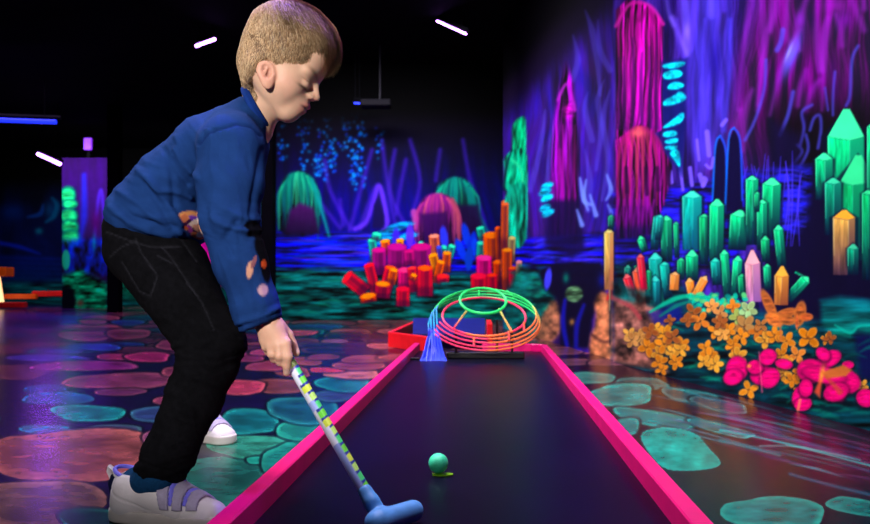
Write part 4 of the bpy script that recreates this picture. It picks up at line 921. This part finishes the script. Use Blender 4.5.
# ------------------------------------------------------------------ hair
bare = [P(*p)[[0,2]]*1000 for p in ((244,104,1.5),(258,97,1.48),(262,88,1.46),(264,76,1.455),(263,63,1.453),(267,57.5,1.452),(272,58,1.452),(276,66,1.452),(283,70,1.455),(287,65,1.457),(295,62.5,1.46),(303,63,1.465),(314,66,1.48),(327,73,1.51),(350,84,1.52),(350,160,1.52),(235,160,1.5))]
def hairside(x, z): return cv.sd([tuple(p) for p in bare], x*1000, z*1000)/1000      # above zero where hair grows
HS = Sculpt(H0-.16, H0+.16, .0028)
HS.ell(HL(-.002,0,.002), (.0855*s,.0735*s,.0870*s), HR, 0); HS.ell(HL(-.024,0,-.040), (.0500*s,.057*s,.0530*s), HR, .015)
HS.cone(HL(-.025,0,-.052), P(263.5,104,1.53), .0425, .0400, .014)
for q in (-1, 1): HS.ell(HL(-.020,q*.031,-.058), (.029,.041,.046), HR, .010)
HS.ell(HL(.024,0,.042), (.056*s,.056*s,.042*s), HR, .02)
q4, X_, Y_, Z_ = HS.box(HS.o, HS.o+np.array(HS.n)*HS.h)
fx = ((X_-H0[0])*fv[0]+(Z_-H0[2])*fv[2])/s+0*Y_; ux = ((X_-H0[0])*uv[0]+(Z_-H0[2])*uv[2])/s+0*Y_
XZ = np.broadcast_arrays(X_+0*Z_, Z_+0*X_); hsd = -hairside(XZ[0][:, 0, :], XZ[1][:, 0, :])
HS.D = np.maximum(HS.D, hsd[:, None, :].astype(np.float32))
V, Q = HS.mesh(); V = relax(V, Q, 2, .5); N = vnormals(V, Q); f_, q_, u_ = loc(V)
ra = np.arctan2(u_-.06, f_+.055)
V = V+N*((fbm(ra*9+q_*160, f_*24+u_*24, 5, 3)-.5)*.005)[:, None]
tn = fbm(f_*60+q_*190, u_*60-q_*90, 8, 3)
hc = srgb(np.array([112,88,66])/255.0)*(.6+.8*tn)[:, None]
hair = rawmesh('hair', V, Q, M['hair'], True, hc, boy); hair['label'] = 'short light brown hair with a forward fringe'
hb = MB(); rh = np.random.RandomState(4); Vh = []; Qh = []; Ch = []
sel = rh.permutation(len(V))
blot = 1.12-.62*np.exp(-(((f_+.012)/.045)**2+((u_-.055)/.030)**2))*(.6+.8*fbm(f_*45+q_*70, u_*45, 33, 2))-.25*sst(.03, .075, f_)*sst(.0, .03, u_); hsv = hairside(V[:, 0], V[:, 2]); crown = np.array([-.060, .0, .070]); cnt = 0
loc3 = np.stack([f_, q_, u_], -1)
for i in np.concatenate([sel, sel]):
    l3 = loc3[i]
    if hsv[i] < .001 or N[i]@(HR[0]*l3[0]+HR[1]*l3[1]+HR[2]*(l3[2])) < 0: continue
    d = l3-crown; d = d/(np.linalg.norm(d)+1e-6); top = sst(.0, .06, u_[i]); frn = sst(.035, .075, f_[i])*sst(.0, .03, u_[i])
    d = d+np.array([.35*top, 0, -.55*(1-top)-.35*frn])+rh.randn(3)*.11
    dw = fv*d[0]+sv*d[1]+uv*d[2]; n = N[i]; dw = dw-n*(dw@n); dw /= np.linalg.norm(dw)+1e-6
    ln = (.013+.018*top+.016*frn)*(.7+.6*rh.rand()); w = .00036+.00026*top
    p0 = V[i]-n*.001+np.cross(n, dw)*rh.randn()*.0015; lift = (.0014+.0032*top)*(.6+.8*rh.rand())
    p1 = p0+dw*ln*.5+n*lift; p2 = p0+dw*ln+n*(lift*.5-ln*.12)
    if frn > .5: p2 = p2+np.array([0,0,-.007*rh.rand()])
    sd_ = np.cross(dw, n); k = len(Vh)
    Vh += [p0-sd_*w, p0+sd_*w, p1-sd_*w, p1+sd_*w+n*w, p2]
    Qh += [(k,k+1,k+3,k+2), (k+2,k+3,k+4)]
    c = random.choice([(204,172,134),(188,154,116),(170,136,100),(216,188,150),(150,118,86)])
    c = srgb(np.array(c)/255.0)*(.62+.7*tn[i])*blot[i]; Ch += [c*.7, c*.7, c, c, c*1.05]
    cnt += 1
    if cnt > 46000: break
strands = rawmesh('hair_strand', np.array(Vh), Qh, M['hair'], False, np.array(Ch), hair); strands['kind'] = 'stuff'
# ------------------------------------------------------------------ sweater
G = Sculpt((-.70,1.28,.28), (-.20,1.84,.98), .0034)
G.chain([P(150,216,1.585), P(182,183,1.575), P(214,151,1.565), P(236,134,1.56)], [.078,.073,.071,.058], .025, sy=1.55)
G.ell(P(178,222,1.575), (.075,.115,.055), None, .03)
G.cone(P(234,142,1.475), P(240,140,1.65), .058, .056, .03)
G.cone(P(248,116,1.52), P(250,116,1.58), .040, .040, .02)
G.chain([P(231,147,1.440), P(230,185,1.425), P(228,216,1.415), P(240,262,1.415), P(254,303,1.420), P(263,330,1.425)], [.064,.060,.053,.048,.042,.041], .016)
G.chain([P(241,146,1.67), P(236,215,1.69), P(246,290,1.54)], [.060,.050,.040], .02)
a, b = P(236,335,1.42), P(281,316,1.42); dd = b-a; nn_ = np.array([-dd[2], 0, dd[0]]); nn_ = -nn_ if nn_[2] > 0 else nn_
q5, X_, Y_, Z_ = G.box((-.5,1.28,.28), (-.20,1.475,.50)); nn_ /= np.linalg.norm(nn_)
G.D[q5] = np.maximum(G.D[q5], ((X_-a[0])*nn_[0]+(Z_-a[2])*nn_[2]+0*Y_).astype(np.float32))
# hem of the body part
q5, X_, Y_, Z_ = G.box((-.72,1.28,.28), (-.2,1.84,.98)); sleeve_keep = (X_ > (P(205,0,1.42)[0]+0*Y_+(Y_-1.42)*-.25))
hz = HC-(np.interp(435+X_/1.45*F, [60,106,128,150,176,205,230], [222,224,233,241,243,238,230])-280)/F*1.45
hem = (hz-Z_+0*Y_).astype(np.float32); G.D[q5] = np.where(sleeve_keep, G.D[q5], np.maximum(G.D[q5], hem))
V, Q = G.mesh(); V = relax(V, Q, 2, .5); N = vnormals(V, Q); px_, py_ = toc(V)
# cloth folds: ridges running from the armpit towards hip and along the sleeve
sl = (px_ > np.interp(py_, [130,150,215,260,300,340], [203,197,198,210,222,236])) & (V[:, 1] < 1.50) & (py_ > 128)
def ridge(px, py, dx, dy, w, seed, st=.02):
    l = math.hypot(dx, dy); a = (px*dx+py*dy)/l; b = (-px*dy+py*dx)/l
    w_ = (fbm(a*.02, b*.02, seed+3, 2)-.5)*20
    n = fbm(a*st, (b+w_)/w, seed, 3); return 1-np.abs(n-.5)*2.6
tor = (~sl)
k1 = ridge(px_, py_, 1, .35, 13, 5)*sst(200, 150, px_-(py_-200)*.3)+ridge(px_, py_, .6, 1, 16, 9, .015)*.6
k2 = ridge(px_, py_, .2, 1, 15, 14, .012)*.7+ridge(px_, py_, 1, .5, 11, 23)*.7*np.exp(-((py_-222)/22)**2)+ridge(px_, py_, 1, -.3, 8, 29)*.5*sst(290, 320, py_)
V = V+N*(np.where(tor, (k1-.6)*.0050, (k2-.6)*.0070))[:, None]
for pts, a in (([(141,172),(160,190),(180,193),(190,198)], .006), ([(121,193),(140,205),(160,222),(180,232)], .006), ([(176,137),(186,160),(196,178)], .005), ([(165,150),(172,175),(174,205)], -.005), ([(112,208),(130,222),(150,228)], .005),
               ([(212,217),(226,226),(246,232)], .006), ([(236,222),(224,240),(232,255)], -.005), ([(262,150),(255,190),(250,215)], -.004), ([(240,322),(262,318),(276,309)], .004), ([(176,150),(183,165),(190,172)], .006), ([(172,160),(178,173),(188,184)], -.006), ([(150,178),(165,200),(180,225)], .005), ([(146,185),(160,205),(172,228)], -.005), ([(118,205),(132,216),(160,225),(175,228)], -.005), ([(124,214),(140,228),(170,236)], .004)):
    dl = dline(px_, py_, pts); V = V+N*((np.exp(-(dl/3.2)**2)*a)*(V[:, 1] < 1.54))[:, None]
seam = dline(px_, py_, [(198,144),(203,137),(214,130),(237,124),(252,127),(262,136)]); V = V-N*(np.exp(-(seam/1.3)**2)*.0035*(V[:, 1] < 1.5))[:, None]
cf_ = dline(px_, py_, [(236,328),(258,320),(280,311)]); V = V-N*(np.exp(-(cf_/1.0)**2)*.002*(V[:, 1] < 1.5))[:, None]
C = np.tile(srgb(np.array([27,58,116])/255.0), (len(V), 1)); C *= (.92+.16*tri_noise(V, 40, 3))[:, None]
C = mixc(C, (16,36,92), np.exp(-(seam/1.1)**2)*.7*(V[:, 1] < 1.5)); C = mixc(C, (18,40,100), np.exp(-(cf_/.9)**2)*.5)
nr = (V[:, 1] < 1.56).astype(float)
def prt(x, y, rx, ry, ang, c, al=1, m=nr):
    global C
    a = math.radians(ang); u = ((px_-x)*math.cos(a)+(py_-y)*math.sin(a))/rx; v = (-(px_-x)*math.sin(a)+(py_-y)*math.cos(a))/ry
    C = mixc(C, c, (1-sst(.8, 1.15, np.hypot(u, v)))*al*m)
mt = nr*(~sl)
for a in ((196,224,14,11,20,(70,25,70)),(188,215,10,4,-5,(225,150,90)),(184,218,4,4,0,(215,120,80)),(196,219,8,3,20,(120,60,190)),(193,224,9,3,-35,(240,215,200)),(199,229,8,3,30,(235,170,140)),(190,229,5,2.5,60,(160,60,150)),
          (203,222,5,7,20,(225,150,110)),(197,236,7,3,25,(200,110,70)),(202,234,6,3,-20,(245,220,210)),(204,213,3,5,10,(200,90,190)),(186,228,3,1.5,30,(200,90,50))): prt(*a, 1, mt)
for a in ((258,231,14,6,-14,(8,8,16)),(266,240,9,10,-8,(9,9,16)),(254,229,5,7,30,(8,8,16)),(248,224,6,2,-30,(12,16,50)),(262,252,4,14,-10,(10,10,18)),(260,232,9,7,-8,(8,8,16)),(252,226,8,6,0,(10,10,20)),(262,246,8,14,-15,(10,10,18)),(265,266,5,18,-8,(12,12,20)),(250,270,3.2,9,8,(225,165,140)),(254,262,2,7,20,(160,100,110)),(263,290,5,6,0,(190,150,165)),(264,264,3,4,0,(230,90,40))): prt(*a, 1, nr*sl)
sw = rawmesh('sweater', V, Q, M['knit'], True, C, boy); sw['label'] = 'blue long sleeved sweater with a coloured print'
# ribbed collar
mb = MB(); cc = P(257,108,1.535); a1 = np.array([22,0,-40.])/45.65; a2 = sv; an_ = np.array([40,0,22.])/45.65
pts = [cc+a1*.0435*math.cos(t)+a2*.050*math.sin(t)-an_*.004 for t in np.linspace(0, 2*math.pi, 48, endpoint=False)]
mb.tube(pts, .0052, 10, True, [srgb(np.array([26,58,136])/255)]*48); pts = [p+an_*.006-(p-cc)*.03 for p in pts]; mb.tube(pts, .0055, 10, True, [srgb(np.array([20,48,118])/255)]*48)
mb.build('collar', M['knit'], sw, True)
# ------------------------------------------------------------------ jeans
J = Sculpt((-.80,1.36,.04), (-.34,2.40,.66), .0036)
J.chain([P(150,232,1.60), P(152,246,1.61)], [.084,.088], .02, sy=1.5)
J.chain([P(152,250,1.555), P(170,275,1.53), P(184,297,1.505), P(211,342,1.470), P(208,365,1.468), P(194,398,1.475), P(167,456,1.48), P(157,480,1.48)], [.084,.078,.069,.058,.052,.0525,.045,.044], .016)
J.chain([P(155,250,1.68), P(178,292,1.76), P(209,343,1.90), P(207,365,1.98), P(194,385,2.11), P(184,409,2.27)], [.080,.070,.057,.052,.050,.046], .016)
a, b = P(130,465,1.48), P(184,481,1.48); dd = b-a; nn_ = np.array([-dd[2],0,dd[0]]); nn_ = -nn_ if nn_[2] > 0 else nn_; nn_ /= np.linalg.norm(nn_)
q5, X_, Y_, Z_ = J.box((-.80,1.36,.0), (-.3,1.64,.3)); J.D[q5] = np.maximum(J.D[q5], ((X_-a[0])*nn_[0]+(Z_-a[2])*nn_[2]+0*Y_).astype(np.float32))
J.cut(P(184,410,2.26), P(184,410,2.26)-P(188,394,2.16), .003)
V, Q = J.mesh(); V = relax(V, Q, 2, .5); N = vnormals(V, Q); px_, py_ = toc(V); nr = (V[:, 1] < 1.60).astype(float)
kk = ridge(px_, py_, 1, -.35, 9, 41)*np.exp(-((py_-350)/22)**2)*1.1+ridge(px_, py_, 1, -.2, 8, 47)*np.exp(-((py_-462)/20)**2)*.9+ridge(px_, py_, 1, .3, 12, 53)*.45+ridge(px_, py_, .4, 1, 14, 59)*.35
V = V+N*((kk-.4)*.0065)[:, None]
C = np.tile(srgb(np.array([13,13,17])/255.0), (len(V), 1)); C *= (.7+.6*tri_noise(V, 26, 13))[:, None]
for pts in ([(135,238),(141,252),(150,265),(158,276),(151,296),(140,291),(122,262)], [(110,257),(120,248),(137,240)], [(158,256),(173,264)], [(161,246),(174,262),(188,283),(203,305),(214,330)], [(107,232),(128,240),(150,247),(180,247)], [(181,240),(190,252),(196,262)], [(186,283),(198,296)]):
    dl = dline(px_, py_, pts); C = mixc(C, (42,42,50), np.exp(-(dl/.8)**2)*.55*nr); V = V-N*(np.exp(-(dl/1.3)**2)*.0016*nr)[:, None]
hm = dline(px_, py_, [(128,457),(158,467),(186,474)]); V = V-N*(np.exp(-(hm/1.2)**2)*.0025*nr)[:, None]
tr = rawmesh('trousers', V, Q, M['denim'], True, C, boy); tr['label'] = 'black jeans'
# ------------------------------------------------------------------ socks and shoes
def sock(an, hl, yw):
    S = Sculpt(np.minimum(an, SH(hl,yw,.05,0,.02))-.07, np.maximum(an, SH(hl,yw,.05,0,.09))+.07, .003)
    d = an-SH(hl,yw,.05,0,.06)
    S.chain([an+d*.5, an, SH(hl,yw,.052,0,.060), SH(hl,yw,.080,0,.05)], [.0325,.0320,.0330,.028], .012)
    V, Q = S.mesh(); return rawmesh('sock', V, Q, M['sock'], True, None, boy)
for hl, yw, an in ((near_heel, near_yaw, P(151,480,1.475)), (far_heel, far_yaw, P(184,411,2.29))): sock(an, hl, yw)
def to_world(V, hl, yw):
    V = V*SC; c, s_ = math.cos(yw), math.sin(yw); return np.stack([hl[0]+V[:, 0]*c-V[:, 1]*s_, hl[1]+V[:, 0]*s_+V[:, 1]*c, hl[2]+V[:, 2]], -1)
def upper_field(h=.0026, off=0, lo=(-.02,-.06,-.005), hi=(.255,.06,.13)):
    U = Sculpt(lo, hi, h)
    U.cone((.042,0,.030), (.046,0,.062), .0385+off, .034+off, .0); U.cone((.050,0,.052), (.105,0,.048), .035+off, .033+off, .02, sy=1.06)
    U.cone((.105,0,.046), (.152,0,.026), .033+off, .030+off, .02, sy=1.15); U.cone((.152,0,.024), (.198,0,.016), .030+off, .027+off, .015, sy=1.28)
    U.cone((.098,0,.060), (.086,0,.090), .022+off, .018+off, .015, sy=1.25)
    return U
def shoe(hl, yw, label=None):
    U = upper_field(); U.ell((.052,0,.100), (.037,.0245,.040), None, .008, 'sub'); U.ell((.052,0,.075), (.030,.022,.025), None, .008, 'sub')
    q, X_, Y_, Z_ = U.box(U.o, U.o+.3); U.D[q] = np.maximum(U.D[q], (.012-Z_+0*X_+0*Y_).astype(np.float32))
    V, Q = U.mesh(); V = relax(V, Q, 2, .5); N = vnormals(V, Q)
    for dfun in (np.abs(V[:, 0]-.165-.25*(V[:, 2]-.03)), np.abs(V[:, 2]-.052+.35*(V[:, 0]-.03))+(V[:, 0] > .10)): V = V-N*(np.exp(-(dfun/.0016)**2)*.0016)[:, None]
    up = rawmesh('shoe', to_world(V, hl, yw), Q, M['shoe'], True, None, boy); up['label'] = label or 'white shoe'
    S = Sculpt((-.02,-.06,-.005), (.26,.06,.045), .0026); q, X_, Y_, Z_ = S.box(S.o, S.o+.3)
    def cap(ax, bx, ra, rb):
        t = np.clip((X_-ax)/(bx-ax), 0, 1); return np.sqrt((X_-ax-(bx-ax)*t)**2+Y_**2)-(ra+(rb-ra)*t)+0*Z_
    d2 = np.minimum(cap(.036,.155,.036,.0415), cap(.155,.196,.0415,.0355)); e = np.abs(Z_-.0115)-.0115
    S.D = (np.minimum(np.maximum(d2+.004, e+.004+0*d2), 0)+np.sqrt(np.maximum(d2+.004, 0)**2+np.maximum(e+.004, 0)**2)-.004).astype(np.float32)
    V, Q = S.mesh(); V = relax(V, Q, 1, .4); rawmesh('sole', to_world(V, hl, yw), Q, M['sole'], True, None, up)
    for xc in (.130, .154, .178):
        T = upper_field(.0024, .0042, (xc-.035,-.06,.02), (xc+.035,.06,.11)); U2 = upper_field(.0024, .0005, (xc-.035,-.06,.02), (xc+.035,.06,.11))
        T.D = np.maximum(T.D, -U2.D); q, X_, Y_, Z_ = T.box(T.o, T.o+.3)
        sl_ = np.abs(X_-xc+.30*(Z_-.05))-.0088+0*Y_; T.D = np.maximum(T.D, np.maximum(sl_, .034-Z_+0*X_)).astype(np.float32)
        V, Q = T.mesh(); V = relax(V, Q, 1, .4); rawmesh('strap', to_world(V, hl, yw), Q, M['strap'], True, None, up)
    for xc in (.142, .166):
        T = upper_field(.0024, .0030, (xc-.03,-.06,.02), (xc+.03,.06,.11)); U2 = upper_field(.0024, -.001, (xc-.03,-.06,.02), (xc+.03,.06,.11))
        T.D = np.maximum(T.D, -U2.D); q, X_, Y_, Z_ = T.box(T.o, T.o+.3); sl_ = np.abs(X_-xc+.30*(Z_-.05))-.0036+0*Y_; T.D = np.maximum(T.D, np.maximum(sl_, .040-Z_+0*X_)).astype(np.float32)
        V, Q = T.mesh(); rawmesh('piping', to_world(V, hl, yw), Q, M['lace'], True, None, up)
    mb = MB(); pts = []
    for t in np.linspace(0, 2*math.pi, 36, endpoint=False):
        x = .046+.036*math.cos(t); y = .0265*math.sin(t); z = .075+.012*(-math.cos(t)*.9)*(1 if math.cos(t) < 0 else .2)+.004
        pts.append((x,y,z))
    pts = [tuple(p) for p in to_world(np.array(pts), hl, yw)]; mb.tube(pts, .0042, 8, True); mb.build('collar_lining', M['lace'], up, True)
    mb = MB(); pts = to_world(np.array([(.008,0,.070),(.002,0,.084),(-.006,0,.090),(-.008,0,.082),(.002,0,.062)]), hl, yw); mb.tube(pts, .0035, 8, sx=2); mb.build('heel_tab', M['shoe'], up, True)
    mb = MB(); pts = to_world(np.array([(.006,0,.046),(.0035,0,.060),(.007,0,.074)]), hl, yw); mb.tube(pts, [.011,.012,.010], 10, sx=1.0); mb.build('heel_patch', M['navyc'], up, True)
shoe(near_heel, near_yaw, 'near white velcro shoe with lavender straps'); shoe(far_heel, far_yaw, 'far white velcro shoe')
# ================================================================== golf club
A = P(289,360,1.445); Bq = P(371,501,1.292); dr = (A-Bq); Ln = np.linalg.norm(dr); dr /= Ln
club = empty('golf_club', Bq); tag(club, 'putter with green, yellow and white striped shaft and blue head held by the boy', 'golf club')
M['tape'] = mat('striped_tape', rough=.4, spec=.4, attr='Col', vary=.05); M['rub'] = mat('light_blue_rubber_head', (95,170,238), .5, .4, vary=.08, scale=50)
M['grip'] = mat('black_rubber_grip', (14,14,16), .8, .2, vary=.1, scale=90)
# shaft with a spiral of tapes, coloured by angle and height
rows = 220; nn2 = 20; Ls = Ln+.02; V = []; C = []; up_ = np.cross(dr, [0,1,0]); up_ /= np.linalg.norm(up_); wv_ = np.cross(dr, up_)
pal = [(225,235,255),(235,240,255),(120,235,60),(60,225,130),(225,240,90),(30,60,190),(235,240,250),(100,220,90),(40,200,180)]
for i in range(rows+1):
    t = i/rows
    for j in range(nn2):
        a = 2*math.pi*j/nn2; V.append(Bq+dr*(t*Ls)+(up_*math.cos(a)+wv_*math.sin(a))*.0104)
        ov_ = up_*math.cos(a)+wv_*math.sin(a); side = -ov_[0]*1.2-ov_[1]*.25; ph = t*17+.25*math.sin(a); n_ = int(ph); fr = ph-n_
        c = np.array([(215,235,70),(110,225,60),(70,225,120),(190,240,110)][n_ % 4]); c = np.array((25,50,150)) if fr > .74 else c
        if side > .45+.4*math.sin(n_*1.7): c = np.array((228,232,255) if n_ % 5 else (170,190,255))
        if t < .35 and side > -.1: c = np.array((150,170,235))
        C.append(srgb(c/255.0))
Q = [(i*nn2+j, i*nn2+(j+1)%nn2, (i+1)*nn2+(j+1)%nn2, (i+1)*nn2+j) for i in range(rows) for j in range(nn2)]
rawmesh('shaft', np.array(V), Q, M['tape'], True, np.array(C), club)
mb = MB(); mb.tube([Bq+dr*(Ls-.005), Bq+dr*(Ls+.02), Bq+dr*(Ls+.19)], [.0095,.0108,.0118], 16); mb.build('grip', M['grip'], club, True)
K = Sculpt(Bq-.10, Bq+.13, .0024)
nk = Bq-dr*.002; K.chain([Bq+dr*.020, nk, P(381,519,1.285)], [.0125,.0135,.016], .006)
hz0 = P(378,0,1.255); hz1 = P(413,0,1.315); hz0[2] = hz1[2] = SZ+.0205
K.cone(hz0, hz1, .0195, .0185, .012); K.cone(hz0-(hz1-hz0)*.08, hz0, .016, .019, .01)
V, Q = K.mesh(); V = relax(V, Q, 1, .4); rawmesh('club_head', V, Q, M['rub'], True, None, club)
print('club head z', V[:, 2].min(), 'hz', hz0, hz1)
# ================================================================== lamps, added lights, camera
M['tube'] = mat('violet_blacklight_tube', (200,150,255), .5, emis=(190,120,255), estr=14)
M['tubeb'] = mat('dim_blue_tube', (40,60,255), .5, emis=(30,50,255), estr=1.6)
M['house'] = mat('black_lamp_housing', (3,3,6), .9, .1)
def lampbar(x0, y0, x1, y1, Y, w, label, m='tube', dY=0, power=0, name='blacklight_bar', rod=True):
    a, b = P(x0,y0,Y), P(x1,y1,Y+dY); c = (a+b)/2
    r = empty(name, c); tag(r, label, 'lamp')
    mb = MB(); mb.tube([a,b], w, 12); mb.build('lamp_tube', M[m], r, True)
    off = np.array([0,.03,w+.03]); d = (b-a); mb = MB(); mb.tube([a+off-d*.04, b+off+d*.04], .03, 4); mb.build('housing', M['house'], r)
    if rod:
        for e in (a+d*.15+off, b-d*.15+off):
            mb = MB(); mb.tube([e,(e[0],e[1],CH)], .006, 6); mb.build('hanger', M['house'], r)
    return r
lampbar(196,46,215,39,7.4,.015,'short bright violet lamp bar hanging left of the boy\'s head', dY=.2)
lampbar(437,21,466,34,7.3,.010,'long thin violet lamp bar hanging right of the boy\'s head', dY=-.3)
lampbar(38,154,60,164,11.0,.024,'violet lamp bar low at the far left beside the partition', dY=-.2)
lampbar(-30,119,56,122,9.5,.028,'long dim blue lamp bar at the left edge of the room','tubeb')
lampbar(354,103,360,103.5,8.4,.012,'faint violet lamp right of the boy\'s nose above the back mural','tubeb', rod=True)
M['glow'] = mat('dim_violet_panel', (120,40,230), .5, emis=(130,40,230), estr=.8)
q = P(88,144,12.55); o = empty('indicator_lamp', (q[0],q[1],2.48)); tag(o, 'small square violet lamp above the painted partition', 'lamp')
mb = MB(); mb.box(q, (.13,.05,.2), bev=.008); mb.build('lamp_panel', M['glow'], o); mb = MB(); mb.box((q[0],q[1]+.03,2.58), (.05,.03,.2)); mb.build('bracket', M['house'], o)
pr = empty('ceiling_projector', P(380,103,8.2)); tag(pr, 'grey box fixture hanging above the back mural', 'ceiling fixture')
M['grey'] = mat('dark_grey_metal', (14,13,17), .8, .1)
mb = MB(); mb.box(P(376,104,8.2), (.32,.2,.07), bev=.01); mb.build('body', M['grey'], pr)
mb = MB(); q = P(380,100,8.2); mb.tube([(q[0],q[1],q[2]),(q[0],q[1],CH)], .012, 8); mb.build('hanger', M['bk'], pr)
def area(name, loc, target, sx, sy, power, col, spread=180):
    l = bpy.data.lights.new(name, 'AREA'); l.shape = 'RECTANGLE'; l.size = sx; l.size_y = sy; l.energy = power; l.color = col; l.spread = math.radians(spread)
    o = bpy.data.objects.new(name, l); COL.objects.link(o); o.location = loc
    d = Vector(target)-Vector(loc); o.rotation_euler = d.to_track_quat('-Z', 'Y').to_euler(); return o
def spot(name, loc, target, power, col, ang, blend=.6, rad=.08):
    l = bpy.data.lights.new(name, 'SPOT'); l.energy = power; l.color = col; l.spot_size = math.radians(ang); l.spot_blend = blend; l.shadow_soft_size = rad
    o = bpy.data.objects.new(name, l); COL.objects.link(o); o.location = loc
    d = Vector(target)-Vector(loc); o.rotation_euler = d.to_track_quat('-Z', 'Y').to_euler(); return o
VW = (.86,.80,1.0)  # washes below are unseen area lights added to brighten walls, lane and floor
area('wall_wash_right', (-.5,2.6,2.8), (1.2,3.2,.7), .25, 2.6, 108, VW, 120)
area('wall_wash_right_far', (-.7,5.6,2.8), (.85,5.9,.7), .25, 2.2, 78, VW, 110)
area('wall_wash_back', (-.75,6.6,2.8), (-.65,8.9,.6), 2.0, .25, 66, VW, 100)
area('wall_wash_far_left', (-5.2,11.4,2.8), (-5.2,14.6,.6), 3.5, .25, 50, VW, 100)
area('lane_wash', (.1,2.2,2.9), (.1,2.3,0), .3, 2.8, 42, (.9,.75,1.0), 120)
area('floor_wash_left', (-2.4,4.6,2.9), (-2.2,4.6,0), 1.8, 2.0, 36, (.72,.55,1.0), 110)
area('floor_wash_far', (-4.2,8.8,2.9), (-4.2,8.8,0), 3.0, 3.0, 62, (.62,.42,1.0), 110)
area('blacklight_left', (-5.5,10.8,2.12), (-5.2,9.0,0), .35, .05, 7, (.35,.08,1.0), 150)
spot('key_lamp', (-.75,-1.0,1.35), (-.46,1.5,.60), 325, (1,.94,.88), 25, .6, .12)
spot('hair_tint_spot', (.25,1.9,2.7), (-.235,1.51,1.02), 420, (.20,.015,1), 8.5, .5, .08)  # added narrow violet spot, aimed to tint only the top of the hair
cam = bpy.data.cameras.new('camera'); co = bpy.data.objects.new('camera', cam); COL.objects.link(co)
co.location = (0,0,HC); co.rotation_euler = (math.radians(90),0,0)
cam.sensor_width = 36; cam.lens = 36*F/870; cam.shift_y = 18/870; cam.clip_start = .02; cam.clip_end = 60
cam.dof.use_dof = True; cam.dof.focus_distance = 1.62; cam.dof.aperture_fstop = 6.5
bpy.context.scene.camera = co
sc = bpy.context.scene
w = bpy.data.worlds.new('world'); sc.world = w; w.use_nodes = True
w.node_tree.nodes['Background'].inputs['Color'].default_value = (.02,.012,.06,1); w.node_tree.nodes['Background'].inputs['Strength'].default_value = .25
sc.view_settings.view_transform = 'Standard'; sc.view_settings.look = 'None'; sc.view_settings.exposure = 0; sc.view_settings.gamma = 1
sc.view_settings.use_curve_mapping = False
try: sc.cycles.use_denoising = True; sc.cycles.denoiser = 'OPENIMAGEDENOISE'; sc.cycles.max_bounces = 6; sc.cycles.sample_clamp_indirect = 4
except Exception as e: print(e)
